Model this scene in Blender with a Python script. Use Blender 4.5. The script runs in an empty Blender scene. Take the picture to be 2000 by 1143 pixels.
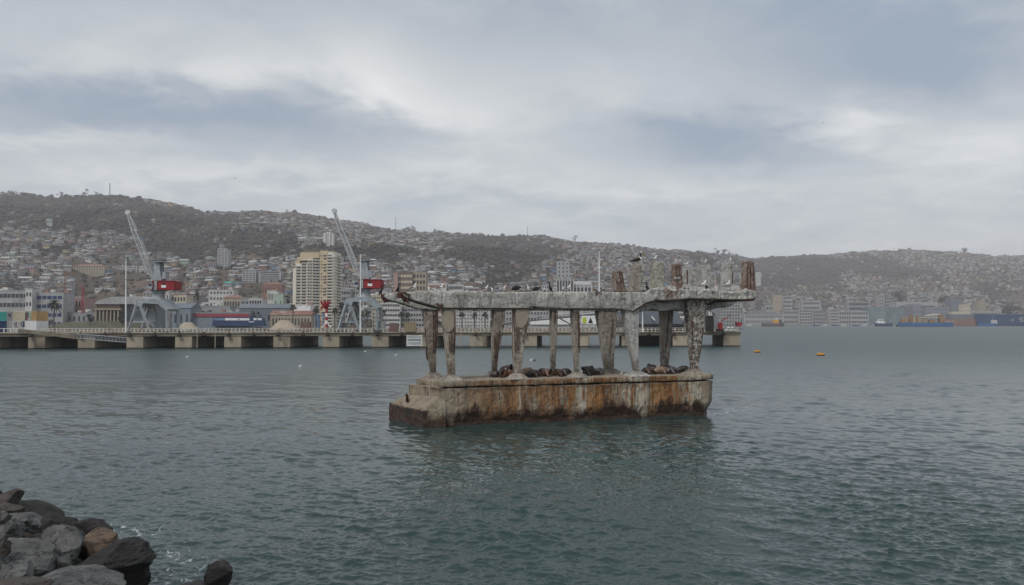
import bpy, bmesh, math, random
import numpy as np
from mathutils import Vector, Matrix, noise as mnoise

# ------------------------------------------------------------------ camera, world, sun
sc = bpy.context.scene
HC = 7.6                      # camera height above the water
FPX = 1540.0                  # focal length in photo pixels (photo 2000 x 1143)
PITCH = math.atan((630 - 571.5) / FPX)
cam_d = bpy.data.cameras.new('camera'); cam = bpy.data.objects.new('camera', cam_d)
sc.collection.objects.link(cam); sc.camera = cam
cam.location = (0, 0, HC)
cam.rotation_euler = (math.pi / 2 + PITCH, 0, 0)
cam_d.sensor_width = 36; cam_d.lens = 36 * FPX / 2000
cam_d.clip_start = 0.5; cam_d.clip_end = 40000
sc.view_settings.view_transform = 'Standard'; sc.view_settings.look = 'None'
sc.view_settings.exposure = 0.28; sc.view_settings.gamma = 1
sc.render.engine = 'CYCLES'
sc.cycles.use_denoising = True
sc.cycles.max_bounces = 5; sc.cycles.diffuse_bounces = 2; sc.cycles.glossy_bounces = 3
sc.cycles.transmission_bounces = 2; sc.cycles.volume_bounces = 1; sc.cycles.transparent_max_bounces = 4
sc.cycles.caustics_reflective = False; sc.cycles.caustics_refractive = False

SUN_EL, SUN_AZ = math.radians(52), math.radians(-150)   # azimuth measured from +Y clockwise

class NT:
    """tiny node helper"""
    def __init__(s, tree): s.t = tree; s.n = tree.nodes; s.l = tree.links
    def node(s, typ, **kw):
        n = s.n.new(typ)
        for k, v in kw.items(): setattr(n, k, v)
        return n
    def put(s, sock, v):
        if isinstance(v, bpy.types.NodeSocket): s.l.new(v, sock)
        elif v is not None: sock.default_value = v
    def math(s, op, a, b=None, c=None, clamp=False):
        n = s.node('ShaderNodeMath', operation=op, use_clamp=clamp)
        s.put(n.inputs[0], a); s.put(n.inputs[1], b)
        if c is not None: s.put(n.inputs[2], c)
        return n.outputs[0]
    def vmath(s, op, a, b=None):
        n = s.node('ShaderNodeVectorMath', operation=op)
        s.put(n.inputs[0], a); s.put(n.inputs[1], b)
        return n.outputs[0]
    def noise(s, vec, scale, detail=3, rough=0.5, dist=0.0):
        n = s.node('ShaderNodeTexNoise')
        s.put(n.inputs['Vector'], vec); n.inputs['Scale'].default_value = scale
        n.inputs['Detail'].default_value = detail; n.inputs['Roughness'].default_value = rough
        n.inputs['Distortion'].default_value = dist
        return n.outputs['Fac']
    def ramp(s, fac, stops, interp='LINEAR'):
        n = s.node('ShaderNodeValToRGB'); s.put(n.inputs[0], fac)
        cr = n.color_ramp; cr.interpolation = interp
        while len(cr.elements) < len(stops): cr.elements.new(0.5)
        for e, (p, c) in zip(cr.elements, stops):
            e.position = p; e.color = (c, c, c, 1) if isinstance(c, (int, float)) else (*c, 1)
        return n.outputs[0]
    def mix(s, fac, a, b):
        n = s.node('ShaderNodeMix', data_type='RGBA')
        s.put(n.inputs[0], fac)
        for k, v in ((6, a), (7, b)):
            s.put(n.inputs[k], (*v, 1) if isinstance(v, tuple) and len(v) == 3 else v)
        return n.outputs[2]
    def sep(s, v):
        n = s.node('ShaderNodeSeparateXYZ'); s.put(n.inputs[0], v); return n.outputs
    def comb(s, x, y, z):
        n = s.node('ShaderNodeCombineXYZ'); s.put(n.inputs[0], x); s.put(n.inputs[1], y); s.put(n.inputs[2], z)
        return n.outputs[0]

world = bpy.data.worlds.new('World'); sc.world = world; world.use_nodes = True
def build_world():
    T = NT(world.node_tree); T.n.clear()
    out = T.node('ShaderNodeOutputWorld'); bg = T.node('ShaderNodeBackground')
    T.l.new(bg.outputs[0], out.inputs[0]); bg.inputs[1].default_value = 0.143
    sky = T.node('ShaderNodeTexSky', sky_type='NISHITA', sun_disc=False)
    sky.sun_elevation = SUN_EL; sky.sun_rotation = SUN_AZ
    d = T.node('ShaderNodeTexCoord').outputs['Generated']
    x, y, z = T.sep(d)[:3]
    zc = T.math('MAXIMUM', z, 0.0)
    den = T.math('ADD', zc, 0.16)
    p = T.comb(T.math('DIVIDE', x, den), T.math('DIVIDE', y, den), 0.0)
    w1 = T.noise(p, 0.9, 4, 0.55, 0.5)
    w2 = T.noise(T.vmath('ADD', p, (7.3, 2.1, 4.0)), 1.9, 6, 0.58, 0.6)
    w3 = T.noise(T.vmath('ADD', p, (1.3, 9.1, 2.0)), 5.0, 6, 0.6, 0.4)
    b = T.math('MULTIPLY_ADD', T.math('SUBTRACT', w1, 0.5), 0.55, 0.52)
    b = T.math('MULTIPLY_ADD', T.math('SUBTRACT', w2, 0.5), 0.55, b)
    b = T.math('MULTIPLY_ADD', T.math('SUBTRACT', w3, 0.5), 0.42, b)
    # large cloud masses, each at its own direction in the sky
    yy = T.math('MAXIMUM', y, 0.08)
    a = T.math('ADD', T.math('DIVIDE', x, yy), T.math('MULTIPLY', T.math('SUBTRACT', w2, 0.5), 0.30))
    e = T.math('ADD', T.math('DIVIDE', zc, yy), T.math('MULTIPLY', T.math('SUBTRACT', w3, 0.5), 0.09))
    blobs = [(110, 190, 250, 46, -.27), (450, 240, 240, 50, -.36), (1400, 265, 130, 34, -.42), (1760, 75, 230, 90, -.42),
             (1500, 300, 160, 30, -.2), (150, 60, 260, 60, .10), (620, 375, 260, 22, -.12), (1860, 160, 80, 60, -.2),
             (765, 185, 60, 34, .34), (900, 240, 100, 48, .32), (560, 60, 190, 70, .12), (330, 130, 220, 26, .22),
             (1620, 245, 120, 40, .30), (1700, 215, 60, 18, .22), (90, 268, 230, 18, .38), (300, 330, 330, 24, .22),
             (1000, 330, 380, 40, .12), (1930, 265, 110, 60, .28), (1180, 150, 200, 60, .10), (1050, 60, 300, 50, -.12),
             (700, 110, 90, 60, .16), (1300, 370, 500, 20, .08), (300, -20, 500, 60, -.16), (1300, -10, 500, 50, -.14)]
    for (px, py, sx, sy, am) in blobs:
        da = T.math('MULTIPLY', T.math('SUBTRACT', a, (px - 1000) / FPX), FPX / sx)
        de = T.math('MULTIPLY', T.math('SUBTRACT', e, (630 - py) / FPX), FPX / sy)
        q = T.math('ADD', T.math('MULTIPLY', da, da), T.math('MULTIPLY', de, de))
        g = T.math('POWER', 2.718, T.math('MULTIPLY', q, -0.5))
        b = T.math('MULTIPLY_ADD', g, am, b)
    col = T.ramp(b, [(0.08, (1.85, 2.25, 2.75)), (0.40, (2.78, 3.02, 3.28)), (0.62, (3.52, 3.68, 3.80)), (1.0, (5.05, 5.1, 5.0))])
    # below the horizon: the dim underside (never seen)
    m = T.mix(0.93, sky.outputs[0], col)
    T.put(bg.inputs[0], m)
build_world()

sun_d = bpy.data.lights.new('sun', 'SUN'); sun = bpy.data.objects.new('sun', sun_d); sc.collection.objects.link(sun)
sun_d.energy = 1.5; sun_d.angle = math.radians(11); sun_d.color = (1.0, 0.96, 0.9)
sdir = Vector((math.sin(SUN_AZ) * math.cos(SUN_EL), math.cos(SUN_AZ) * math.cos(SUN_EL), math.sin(SUN_EL)))
sun.rotation_euler = sdir.to_track_quat('Z', 'Y').to_euler()

# ------------------------------------------------------------------ geometry helpers
CT, ST = math.cos(PITCH), math.sin(PITCH)
def ray(px, py):
    xv = (px - 1000) / FPX; yv = (571.5 - py) / FPX
    return Vector((xv, CT - yv * ST, ST + yv * CT))
def P(px, py, D):                       # world point seen at a photo pixel, at ground distance D
    d = ray(px, py); k = D / d.y
    return Vector((d.x * k, D, HC + d.z * k))
def W(px, py, z=0.0):                   # world point on the level z
    d = ray(px, py); k = (z - HC) / d.z
    return Vector((d.x * k, d.y * k, z))
def PX(p):                              # world point -> photo pixel
    dz = p[2] - HC
    f = p[1] * CT + dz * ST; u = -p[1] * ST + dz * CT
    return 1000 + FPX * p[0] / f, 571.5 - FPX * u / f
def lerp(a, b, t): return a + (b - a) * t
def interp(x, pts): return float(np.interp(x, [p[0] for p in pts], [p[1] for p in pts]))

COL = sc.collection
class MB:
    def __init__(s): s.v = []; s.f = []; s.m = []
    def add(s, vs, fs, mi=0):
        o = len(s.v); s.v.extend([tuple(v) for v in vs])
        for f in fs: s.f.append(tuple(i + o for i in f)); s.m.append(mi)
        return s
    def box(s, c, sz, rz=0.0, mi=0, top=(1, 1)):
        hx, hy, hz = sz[0] / 2, sz[1] / 2, sz[2] / 2; co, si = math.cos(rz), math.sin(rz); vs = []
        for dz in (-1, 1):
            kx, ky = (top if dz > 0 else (1, 1))
            for dx, dy in ((-1, -1), (1, -1), (1, 1), (-1, 1)):
                x, y = dx * hx * kx, dy * hy * ky
                vs.append((c[0] + x * co - y * si, c[1] + x * si + y * co, c[2] + dz * hz))
        return s.add(vs, [(3, 2, 1, 0), (4, 5, 6, 7), (0, 1, 5, 4), (1, 2, 6, 5), (2, 3, 7, 6), (3, 0, 4, 7)], mi)
    def prism(s, pts, off, mi=0):
        n = len(pts); off = Vector(off); p = [Vector(q) for q in pts]
        vs = p + [q + off for q in p]
        nrm = Vector((0, 0, 0))
        for i in range(n): nrm += p[i].cross(p[(i + 1) % n])
        fl = nrm.dot(off) > 0
        a = list(range(n)); b = [i + n for i in range(n)]
        fs = [tuple(reversed(a)) if fl else tuple(a), tuple(b) if fl else tuple(reversed(b))]
        for i in range(n):
            j = (i + 1) % n
            fs.append((i, j, j + n, i + n) if fl else (j, i, i + n, j + n))
        return s.add(vs, fs, mi)
    def path(s, pts, rs, n=8, mi=0, flat=1.0, ms=None, up=None):
        pts = [Vector(p) for p in pts]; rings = []; o = len(s.v)
        up0 = Vector(up) if up else Vector((0, 0, 1))
        for i, p in enumerate(pts):
            t = (pts[min(i + 1, len(pts) - 1)] - pts[max(i - 1, 0)]).normalized()
            u = up0 if abs(t.dot(up0)) < 0.95 else Vector((0, 1, 0) if abs(t.y) < .9 else (1, 0, 0))
            a = t.cross(u).normalized(); b = a.cross(t).normalized(); r = rs[i]
            for k in range(n):
                an = 2 * math.pi * k / n
                s.v.append(tuple(p + a * (math.cos(an) * r) + b * (math.sin(an) * r * flat)))
        for i in range(len(pts) - 1):
            for k in range(n):
                q = (k + 1) % n
                s.f.append((o + i * n + k, o + i * n + q, o + (i + 1) * n + q, o + (i + 1) * n + k))
                s.m.append(ms[i] if ms else mi)
        s.f.append(tuple(o + k for k in reversed(range(n)))); s.m.append(ms[0] if ms else mi)
        e = o + (len(pts) - 1) * n
        s.f.append(tuple(e + k for k in range(n))); s.m.append(ms[-1] if ms else mi)
        return s
    def tube(s, a, b, r, r1=None, n=6, mi=0): return s.path([a, b], [r, r if r1 is None else r1], n, mi)
    def build(s, name, mats, parent=None, smooth=False):
        off = np.array(parent_origin(parent)) if parent else np.zeros(3)
        me = bpy.data.meshes.new(name)
        v = (np.array(s.v, dtype=float).reshape(-1, 3) - off)
        me.from_pydata(v.tolist(), [], s.f)
        mats = mats if isinstance(mats, (list, tuple)) else [mats]
        for m in mats: me.materials.append(m)
        if len(mats) > 1: me.polygons.foreach_set('material_index', s.m)
        if smooth: me.polygons.foreach_set('use_smooth', [True] * len(me.polygons))
        me.update()
        o = bpy.data.objects.new(name, me); COL.objects.link(o)
        if parent: o.parent = parent
        return o
def parent_origin(p):
    v = Vector((0, 0, 0))
    while p: v += Vector(p.location); p = p.parent
    return v
def tag(o, label=None, cat=None, group=None, kind=None):
    if label: o['label'] = label
    if cat: o['category'] = cat
    if group: o['group'] = group
    if kind: o['kind'] = kind
    return o
def thing(name, label, cat, loc, group=None):
    o = bpy.data.objects.new(name, None); COL.objects.link(o); o.location = loc; o.empty_display_size = 0.5
    return tag(o, label, cat, group)
def copy_tree(o, parent=None):
    c = o.copy(); COL.objects.link(c)
    if parent: c.parent = parent
    for ch in list(o.children): copy_tree(ch, c)
    return c
def centre(o):
    """move a mesh's own origin to its base so the object sits where it stands"""
    me = o.data; n = len(me.vertices); a = np.empty(n * 3); me.vertices.foreach_get('co', a); a = a.reshape(-1, 3)
    c = np.array([a[:, 0].mean(), a[:, 1].mean(), a[:, 2].min()]); a -= c
    me.vertices.foreach_set('co', a.ravel()); me.update(); o.location = Vector(o.location) + Vector(c)
    return o

# vectorised value noise
def vnoise(x, y, seed=0):
    x = np.asarray(x, float); y = np.asarray(y, float)
    xi = np.floor(x).astype(np.int64); yi = np.floor(y).astype(np.int64); xf = x - xi; yf = y - yi
    def h(a, b):
        n = (a * 374761393 + b * 668265263 + seed * 974634777) & 0xFFFFFFFF
        n = ((n ^ (n >> 13)) * 1274126177) & 0xFFFFFFFF
        return ((n ^ (n >> 16)) & 0xFFFFFF) / float(0xFFFFFF)
    u = xf * xf * (3 - 2 * xf); v = yf * yf * (3 - 2 * yf)
    return (h(xi, yi) * (1 - u) + h(xi + 1, yi) * u) * (1 - v) + (h(xi, yi + 1) * (1 - u) + h(xi + 1, yi + 1) * u) * v
def fbm(x, y, oct=4, seed=0, gain=0.5):
    s = 0; a = 1; t = 0
    for k in range(oct):
        s = s + a * vnoise(x * 2 ** k + k * 13.7, y * 2 ** k - k * 7.1, seed + k); t += a; a *= gain
    return s / t

# ------------------------------------------------------------------ materials
def new_mat(name):
    m = bpy.data.materials.new(name); m.use_nodes = True; T = NT(m.node_tree)
    bs = next(n for n in T.n if n.type == 'BSDF_PRINCIPLED')
    return m, T, bs
def pos(T): return T.node('ShaderNodeNewGeometry').outputs['Position']
def mat(name, c, rough=0.75, var=0.25, scale=1.0, metal=0.0, bump=0.0, stretch=(1, 1, 1), c2=None):
    """a base colour with procedural wear: var darkens/lightens, c2 stains"""
    m, T, b = new_mat(name)
    p = T.vmath('MULTIPLY', pos(T), stretch)
    n = T.noise(p, scale, 5, 0.6)
    lo = tuple(x * (1 - var) for x in c); hi = tuple(min(1, x * (1 + var)) for x in c)
    col = T.ramp(n, [(0.3, lo), (0.7, hi)])
    if c2:
        n2 = T.noise(T.vmath('ADD', p, (31, 17, 5)), scale * 0.6, 6, 0.65)
        col = T.mix(T.ramp(n2, [(0.52, 0.0), (0.66, 1.0)]), col, c2)
    T.put(b.inputs['Base Color'], col)
    b.inputs['Roughness'].default_value = rough; b.inputs['Metallic'].default_value = metal
    if bump:
        bn = T.node('ShaderNodeBump'); bn.inputs['Distance'].default_value = bump; bn.inputs['Strength'].default_value = 1
        T.put(bn.inputs['Height'], T.noise(p, scale * 4, 5, 0.6)); T.put(b.inputs['Normal'], bn.outputs[0])
    return m
M = {}
def simple(key, c, rough=0.8, var=0.15, scale=0.3, **k):
    M[key] = mat(key, c, rough, var, scale, **k); return M[key]
simple('white', (.50, .50, .485), c2=(.36, .35, .33)); simple('cream', (.50, .45, .34)); simple('pale_grey', (.33, .335, .335), c2=(.24, .24, .235))
simple('mid_grey', (.25, .26, .27)); simple('dark_grey', (.10, .105, .115)); simple('pink', (.34, .22, .20))
simple('brick', (.24, .13, .10)); simple('rust_roof', (.20, .10, .075), c2=(.30, .27, .25)); simple('zinc', (.36, .37, .39), rough=.5, c2=(.25, .2, .18))
simple('tan', (.33, .28, .21)); simple('pale_green', (.34, .42, .34)); simple('blue_wall', (.14, .21, .32)); simple('teal', (.05, .30, .27))
simple('ochre', (.34, .27, .16)); simple('brown', (.16, .125, .10)); simple('slate', (.13, .15, .18)); simple('blue_grey', (.19, .215, .25))
simple('crane_grey', (.30, .335, .36), scale=1.2, c2=(.20, .19, .18)); simple('crane_red', (.26, .012, .018), scale=.8, var=.2)
simple('jib', (.50, .51, .51), scale=1.0); simple('glass', (.03, .035, .045), rough=.25, var=.4); simple('black', (.012, .012, .014))
simple('deep_red', (.30, .03, .05)); simple('navy', (.018, .04, .11)); simple('white_paint', (.72, .72, .72)); simple('yellow', (.62, .30, .02), var=.1)
simple('ship_blue', (.02, .12, .30)); simple('ship_dark', (.012, .05, .13)); simple('orange', (.30, .16, .06)); simple('container_tan', (.45, .30, .14))
simple('hw_white', (.43, .43, .42)); simple('hw_cream', (.34, .31, .25)); simple('hw_grey', (.20, .20, .205)); simple('hw_pale', (.29, .29, .29)); simple('hr_tin', (.24, .24, .25), c2=(.17, .14, .13)); simple('hr_rust', (.13, .085, .07), c2=(.19, .17, .16)); simple('far_white', (.36, .37, .37), c2=(.27, .275, .28))
simple('mall_glass', (.13, .19, .20), rough=.3, var=.35, scale=.05)
M['trunk'] = mat('trunk', (.09, .07, .05), .9, .3, 2.0)
# ------------------------------------------------------------------ terrain
RIDGE = [(-500, 392), (-200, 384), (0, 377), (60, 381), (110, 385), (160, 380), (215, 381), (290, 387), (350, 399), (400, 413), (440, 414), (500, 411),
         (570, 413), (620, 420), (660, 430), (700, 437), (745, 444), (780, 451), (850, 453), (900, 457), (960, 459), (1000, 461),
         (1030, 459), (1060, 460), (1100, 467), (1150, 473), (1200, 477), (1260, 483), (1330, 490), (1380, 493), (1440, 500),
         (1465, 503), (1560, 500), (1620, 497), (1700, 490), (1780, 488), (1860, 491), (1920, 498), (1950, 500), (2000, 497), (2200, 508), (2600, 520)]
def smooth01(x): x = np.clip(x, 0, 1); return x * x * (3 - 2 * x)
def D0f(px): return 560 + (1950 - 560) * smooth01((np.asarray(px, float) - 1340) / 110)
def DRf(px):
    px = np.asarray(px, float)
    return 2700 + 500 * smooth01((px - 300) / 900) + 1300 * smooth01((px - 1400) / 90)
def DFf(px):        # where the flat harbour strip ends and the hills begin
    px = np.asarray(px, float)
    return D0f(px) + 230 + 120 * (vnoise(px / 170.0, px * 0, 5) - .5)
NA, NTT = 900, 300
PA0, PA1 = -450.0, 2450.0
apx = np.linspace(PA0, PA1, NA); tt = np.linspace(0, 1, NTT)
TR = 0.93
def _terrain():
    global RID
    A, Tm = np.meshgrid(apx, tt, indexing='ij')
    d0 = D0f(A); dr = DRf(A); dend = d0 + (dr - d0) / TR
    D = d0 + Tm * (dend - d0); X = (A - 1000) / FPX * D
    ry = np.interp(A, [p[0] for p in RIDGE], [p[1] for p in RIDGE])
    jag = (fbm(A / 14.0, A * 0, 3, 77) - .5) * 5.0
    tan_t = (630 - ry + jag) / FPX
    zr = HC + tan_t * dr
    df = DFf(A); s = np.clip((D - df) / (dr - df), 0, 1)
    prof = 0.62 * s ** 1.25 + 0.38 * smooth01(s)
    z = 3.0 + (zr - 3.0) * prof
    # spurs running down to the sea, ravines between them
    nA = fbm(X / 420.0, D / 1500.0, 4, 11); nB = fbm(X / 150.0, D / 500.0, 3, 21)
    ridged = 1 - np.abs(nA * 2 - 1) * 2.2
    env = np.sin(np.pi * np.clip(s, 0, 1)) ** 0.8
    z = z + env * (ridged * 84 - 46) + env * (nB - .5) * 70 + np.clip(s * 6, 0, 1) * (fbm(X / 45.0, D / 60.0, 3, 31) - .5) * 9
    RID = ridged
    # the skyline is the skyline
    lim = HC + D * tan_t * np.clip(0.72 + 0.28 * s, 0, 1)
    z = np.where(s < 1, np.minimum(z, np.maximum(lim, 3.0)), z)
    beyond = D > dr
    z = np.where(beyond, zr - (D - dr) * 0.22, z)
    near = np.abs(D - dr) < (dend - d0) / NTT * 1.5
    z = np.where(near, HC + tan_t * D * 0.999, z)
    z = np.where(Tm * (dend - d0) < 1.0, -3.0, np.maximum(z, 2.6))
    return A, D, X, z
GA, GD, GX, GZ = _terrain()
def tz(x, y):
    px = 1000 + FPX * x / y
    fa = (px - PA0) / (PA1 - PA0) * (NA - 1)
    if fa < 0 or fa > NA - 2: return 3.0
    d0 = float(D0f(px)); dr = float(DRf(px)); t = (y - d0) / ((dr - d0) / TR) * (NTT - 1)
    if t < 1 or t > NTT - 2: return 2.6
    i = int(fa); j = int(t); u = fa - i; v = t - j
    return float((GZ[i, j] * (1 - u) + GZ[i + 1, j] * u) * (1 - v) + (GZ[i, j + 1] * (1 - u) + GZ[i + 1, j + 1] * u) * v)
def thit(px, py):      # distance at which the ray through a photo pixel meets the ground
    d = float(D0f(px)) + 8; dr = float(DRf(px))
    r = ray(px, py)
    while d < dr:
        k = d / r.y
        if HC + r.z * k <= tz(r.x * k, d): return d
        d += 6
    return dr - 20

# vegetation cover on the hills (where scrub and woods really grow)
VEG = [(620, 432, 120, 16, -.8), (350, 400, 60, 10, -.5), (250, 392, 40, 8, -.5), (1250, 495, 160, 16, -.5), (1850, 510, 90, 14, -.4), (900, 466, 60, 6, -.4), (90, 400, 130, 24, 1.2), (150, 430, 120, 22, .9), (250, 420, 80, 30, .5), (350, 440, 50, 22, .4), (460, 440, 80, 26, 1.1), (560, 480, 70, 26, .9),
       (640, 505, 50, 14, .5), (120, 490, 60, 14, .5), (345, 490, 60, 18, .7), (400, 500, 50, 18, .5), (750, 500, 45, 18, .8), (980, 490, 90, 24, 1.1),
       (1010, 520, 40, 26, .9), (960, 550, 40, 22, .8), (880, 475, 80, 10, .6), (1150, 500, 60, 12, .4), (1515, 520, 65, 28, 1.5),
       (1560, 545, 60, 12, .6), (1700, 525, 50, 12, .8), (1800, 535, 50, 12, .9), (1620, 510, 40, 10, .5), (1960, 560, 50, 30, .7), (1755, 577, 14, 12, .8),
       (165, 545, 40, 10, .5), (700, 560, 30, 16, .5), (930, 500, 60, 14, .6), (1760, 500, 90, 10, .3), (1100, 555, 40, 12, .5), (25, 560, 20, 8, .6)]
def veg(px, py, x, y):
    v = (fbm(x / 130.0, y / 260.0, 4, 51) - .53) * 2.0 - .3 * np.exp(-((np.asarray(px) - 1100) / 450.0) ** 2)
    for (a, b, sa, sb, am) in VEG:
        v = v + 1.5 * am * np.exp(-0.5 * (((px - a) / sa) ** 2 + ((py - b) / sb) ** 2))
    return v
GPX = GA; GPY = 630 - (GZ - HC) / GD * FPX
GV = veg(GPX, GPY, GX, GD) + np.clip(.25 - RID, -.5, .9) * .9      # scrub fills the ravines, spurs are bare or built on

def grid_mesh(name, X, Y, Z, m, smooth=True, attrs=None):
    na, nt = X.shape; co = np.stack([X, Y, Z], -1).reshape(-1, 3).astype(np.float32)
    i = np.arange(na - 1)[:, None] * nt + np.arange(nt - 1)[None, :]
    q = np.stack([i, i + nt, i + nt + 1, i + 1], -1).reshape(-1, 4)
    me = bpy.data.meshes.new(name); me.vertices.add(len(co)); me.vertices.foreach_set('co', co.ravel())
    me.loops.add(q.size); me.loops.foreach_set('vertex_index', q.ravel().astype(np.int32))
    me.polygons.add(len(q)); me.polygons.foreach_set('loop_start', np.arange(0, q.size, 4, dtype=np.int32))
    me.polygons.foreach_set('use_smooth', np.ones(len(q), bool))
    me.update(calc_edges=True)
    for k, a in (attrs or {}).items():
        at = me.attributes.new(k, 'FLOAT', 'POINT'); at.data.foreach_set('value', a.reshape(-1).astype(np.float32))
    me.materials.append(m)
    o = bpy.data.objects.new(name, me); COL.objects.link(o); return o

def terrain_mat():
    m, T, b = new_mat('hillside_soil')
    at = T.node('ShaderNodeAttribute', attribute_name='veg').outputs['Fac']
    p = pos(T)
    n = T.noise(p, 0.012, 6, 0.65); n2 = T.noise(p, 0.09, 4, 0.7)
    soil = T.ramp(n, [(.3, (.066, .050, .043)), (.5, (.105, .078, .062)), (.72, (.17, .115, .085))])
    soil = T.mix(T.ramp(n2, [(.4, 0.0), (.65, .7)]), soil, (.06, .062, .045))
    green = T.ramp(n2, [(.3, (.018, .020, .019)), (.7, (.036, .036, .030))])
    f = T.math('ADD', at, T.math('MULTIPLY', T.math('SUBTRACT', n2, .5), 1.2))
    T.put(b.inputs['Base Color'], T.mix(T.ramp(f, [(.25, 0.0), (.6, 1.0)]), soil, green))
    b.inputs['Roughness'].default_value = .95; b.inputs['Specular IOR Level'].default_value = .1
    return m
hills = grid_mesh('hills', GX, GD, GZ, terrain_mat(), attrs={'veg': GV})
tag(hills, kind='structure')

# ------------------------------------------------------------------ water
rng = np.random.default_rng(7)
def build_water():
    na = 1300
    ys = np.concatenate([np.linspace(1350, 1143, 60, endpoint=False), np.linspace(1143, 645, 760, endpoint=False), np.linspace(645, 633.4, 60)])
    Dr = HC * FPX / (ys - 630)
    Dr = np.concatenate([Dr, [4200, 5600]])
    a = np.concatenate([np.linspace(-1.5, -0.72, 60, endpoint=False), np.linspace(-0.72, .72, na), np.linspace(.72, 1.5, 61)[1:]])
    A, D = np.meshgrid(a, Dr, indexing='ij'); X = np.clip(A * D, -4600, 4600); Y = D.copy(); Z = np.zeros_like(X)
    step = np.gradient(Dr); step = np.abs(step)[None, :] * np.ones_like(X)
    NW = 170
    lam = 0.20 * (12 / 0.20) ** (rng.random(NW) ** 1.3)
    th = np.radians(245 + rng.normal(0, 38, NW))
    ph = rng.random(NW) * 2 * np.pi
    gust = fbm(X / 26, Y / 60, 3, 91); gust2 = fbm(X / 7 + 3, Y / 14, 3, 95)
    act = 0.25 + 1.5 * gust; DX = np.zeros_like(X); DY = np.zeros_like(X)
    for l, t, p in zip(lam, th, ph):
        k = 2 * np.pi / l
        amp = 0.0037 * l ** 0.78 * (1.0 if l < 1.2 else (1.2 / l) ** .5)
        w = np.clip((l / (2.4 * step)) - 0.6, 0, 1) * (act if l > 1.5 else act * (0.35 + 1.3 * gust2))
        if w.max() <= 0: continue
        kx, ky = k * math.cos(t), k * math.sin(t)
        f = kx * X + ky * Y + p
        c = np.cos(f) * amp * w; s_ = np.sin(f) * amp * w
        Z += c; DX -= math.cos(t) * s_ * .9; DY -= math.sin(t) * s_ * .9
    # foam where the sea works on the stones and on the pier stump
    foam = np.zeros_like(X)
    def spot(px, py, r, am):
        q = W(px, py); return am * np.exp(-(((X - q.x) / r) ** 2 + ((Y - q.y) / (r * 1.6)) ** 2))
    for s in [(225, 1040, 1.3, .9), (255, 1045, 1.0, .8), (305, 1085, .8, .9), (315, 1110, 1.2, 1.1), (350, 1108, .8, .7), (385, 1118, .7, .9), (395, 1142, .6, 1.0),
              (110, 1000, 1.0, .6), (235, 1062, .7, .7), (1410, 800, 2.0, 1.0), (1440, 799, 1.8, .9), (1398, 808, .9, .9), (1205, 813, .8, .6), (1270, 812, .8, .6),
              (270, 1060, .7, .6), (320, 1143, 1.0, .8), (28, 960, .6, .5)]:
        foam += spot(*s)
    foam = np.minimum(foam * .8, .62)
    o = grid_mesh('sea_water', X + DX, Y + DY, Z, water_mat(), attrs={'foam': foam, 'far': smooth01((np.log(Y) - math.log(45)) / (math.log(260) - math.log(45)))})
    tag(o, kind='structure'); return o
def water_mat():
    m, T, b = new_mat('sea_water')
    p = pos(T); x, y, z = T.sep(p)[:3]
    n = T.noise(T.vmath('MULTIPLY', p, (1, .6, 0)), .05, 3, .5)
    body = T.ramp(n, [(.3, (.020, .039, .041)), (.7, (.028, .053, .050))])
    foam = T.node('ShaderNodeAttribute', attribute_name='foam').outputs['Fac']
    fn = T.noise(T.vmath('MULTIPLY', p, (1, .7, 1)), 3.6, 6, .72, .8)
    fm = T.ramp(T.math('ADD', T.math('MULTIPLY', foam, .17), T.math('MULTIPLY_ADD', T.noise(T.vmath('MULTIPLY', p, (1, .5, 1)), 1.1, 3, .6, 1.5), .35, T.math('MULTIPLY', fn, .72))), [(.70, 0.0), (.755, 1.0)])
    # sparse tiny whitecaps
    wn = T.noise(T.vmath('MULTIPLY', p, (1, .55, 1)), 1.35, 7, .75, .5)
    T.put(b.inputs['Base Color'], T.mix(fm, body, (.48, .52, .53)))
    b.inputs['IOR'].default_value = 1.333
    far = T.node('ShaderNodeAttribute', attribute_name='far').outputs['Fac']
    rough = T.mix(fm, T.ramp(far, [(0.0, .03), (1.0, .36)]), (.7, .7, .7)); T.put(b.inputs['Roughness'], rough)
    b1 = T.node('ShaderNodeBump'); b1.inputs['Distance'].default_value = 1.0
    h1 = T.math('ABSOLUTE', T.math('SUBTRACT', T.noise(T.vmath('MULTIPLY', p, (.8, 1.3, 0)), 1.9, 5, .66, .5), .5))
    h2 = T.noise(T.vmath('MULTIPLY', p, (1.0, 1.2, 0)), .55, 3, .55, .3)
    h = T.math('ADD', T.math('MULTIPLY', h1, -.05), T.math('MULTIPLY', h2, .04))
    T.put(b1.inputs['Height'], h); T.put(b1.inputs['Strength'], T.math('MULTIPLY_ADD', far, .75, .25))
    T.put(b.inputs['Normal'], b1.outputs[0])
    return m
build_water()

# haze: the damp harbour air
def build_haze():
    m = bpy.data.materials.new('haze'); m.use_nodes = True; T = NT(m.node_tree); T.n.clear()
    out = T.node('ShaderNodeOutputMaterial'); pv = T.node('ShaderNodeVolumePrincipled')
    pv.inputs['Color'].default_value = (.97, .94, .98, 1); pv.inputs['Density'].default_value = 0.000115
    pv.inputs['Anisotropy'].default_value = 0.0
    T.l.new(pv.outputs[0], out.inputs['Volume'])
    mb = MB(); mb.box((0, 2500, 245), (9400, 6400, 520))
    o = mb.build('haze', m); tag(o, kind='stuff')
build_haze()
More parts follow.
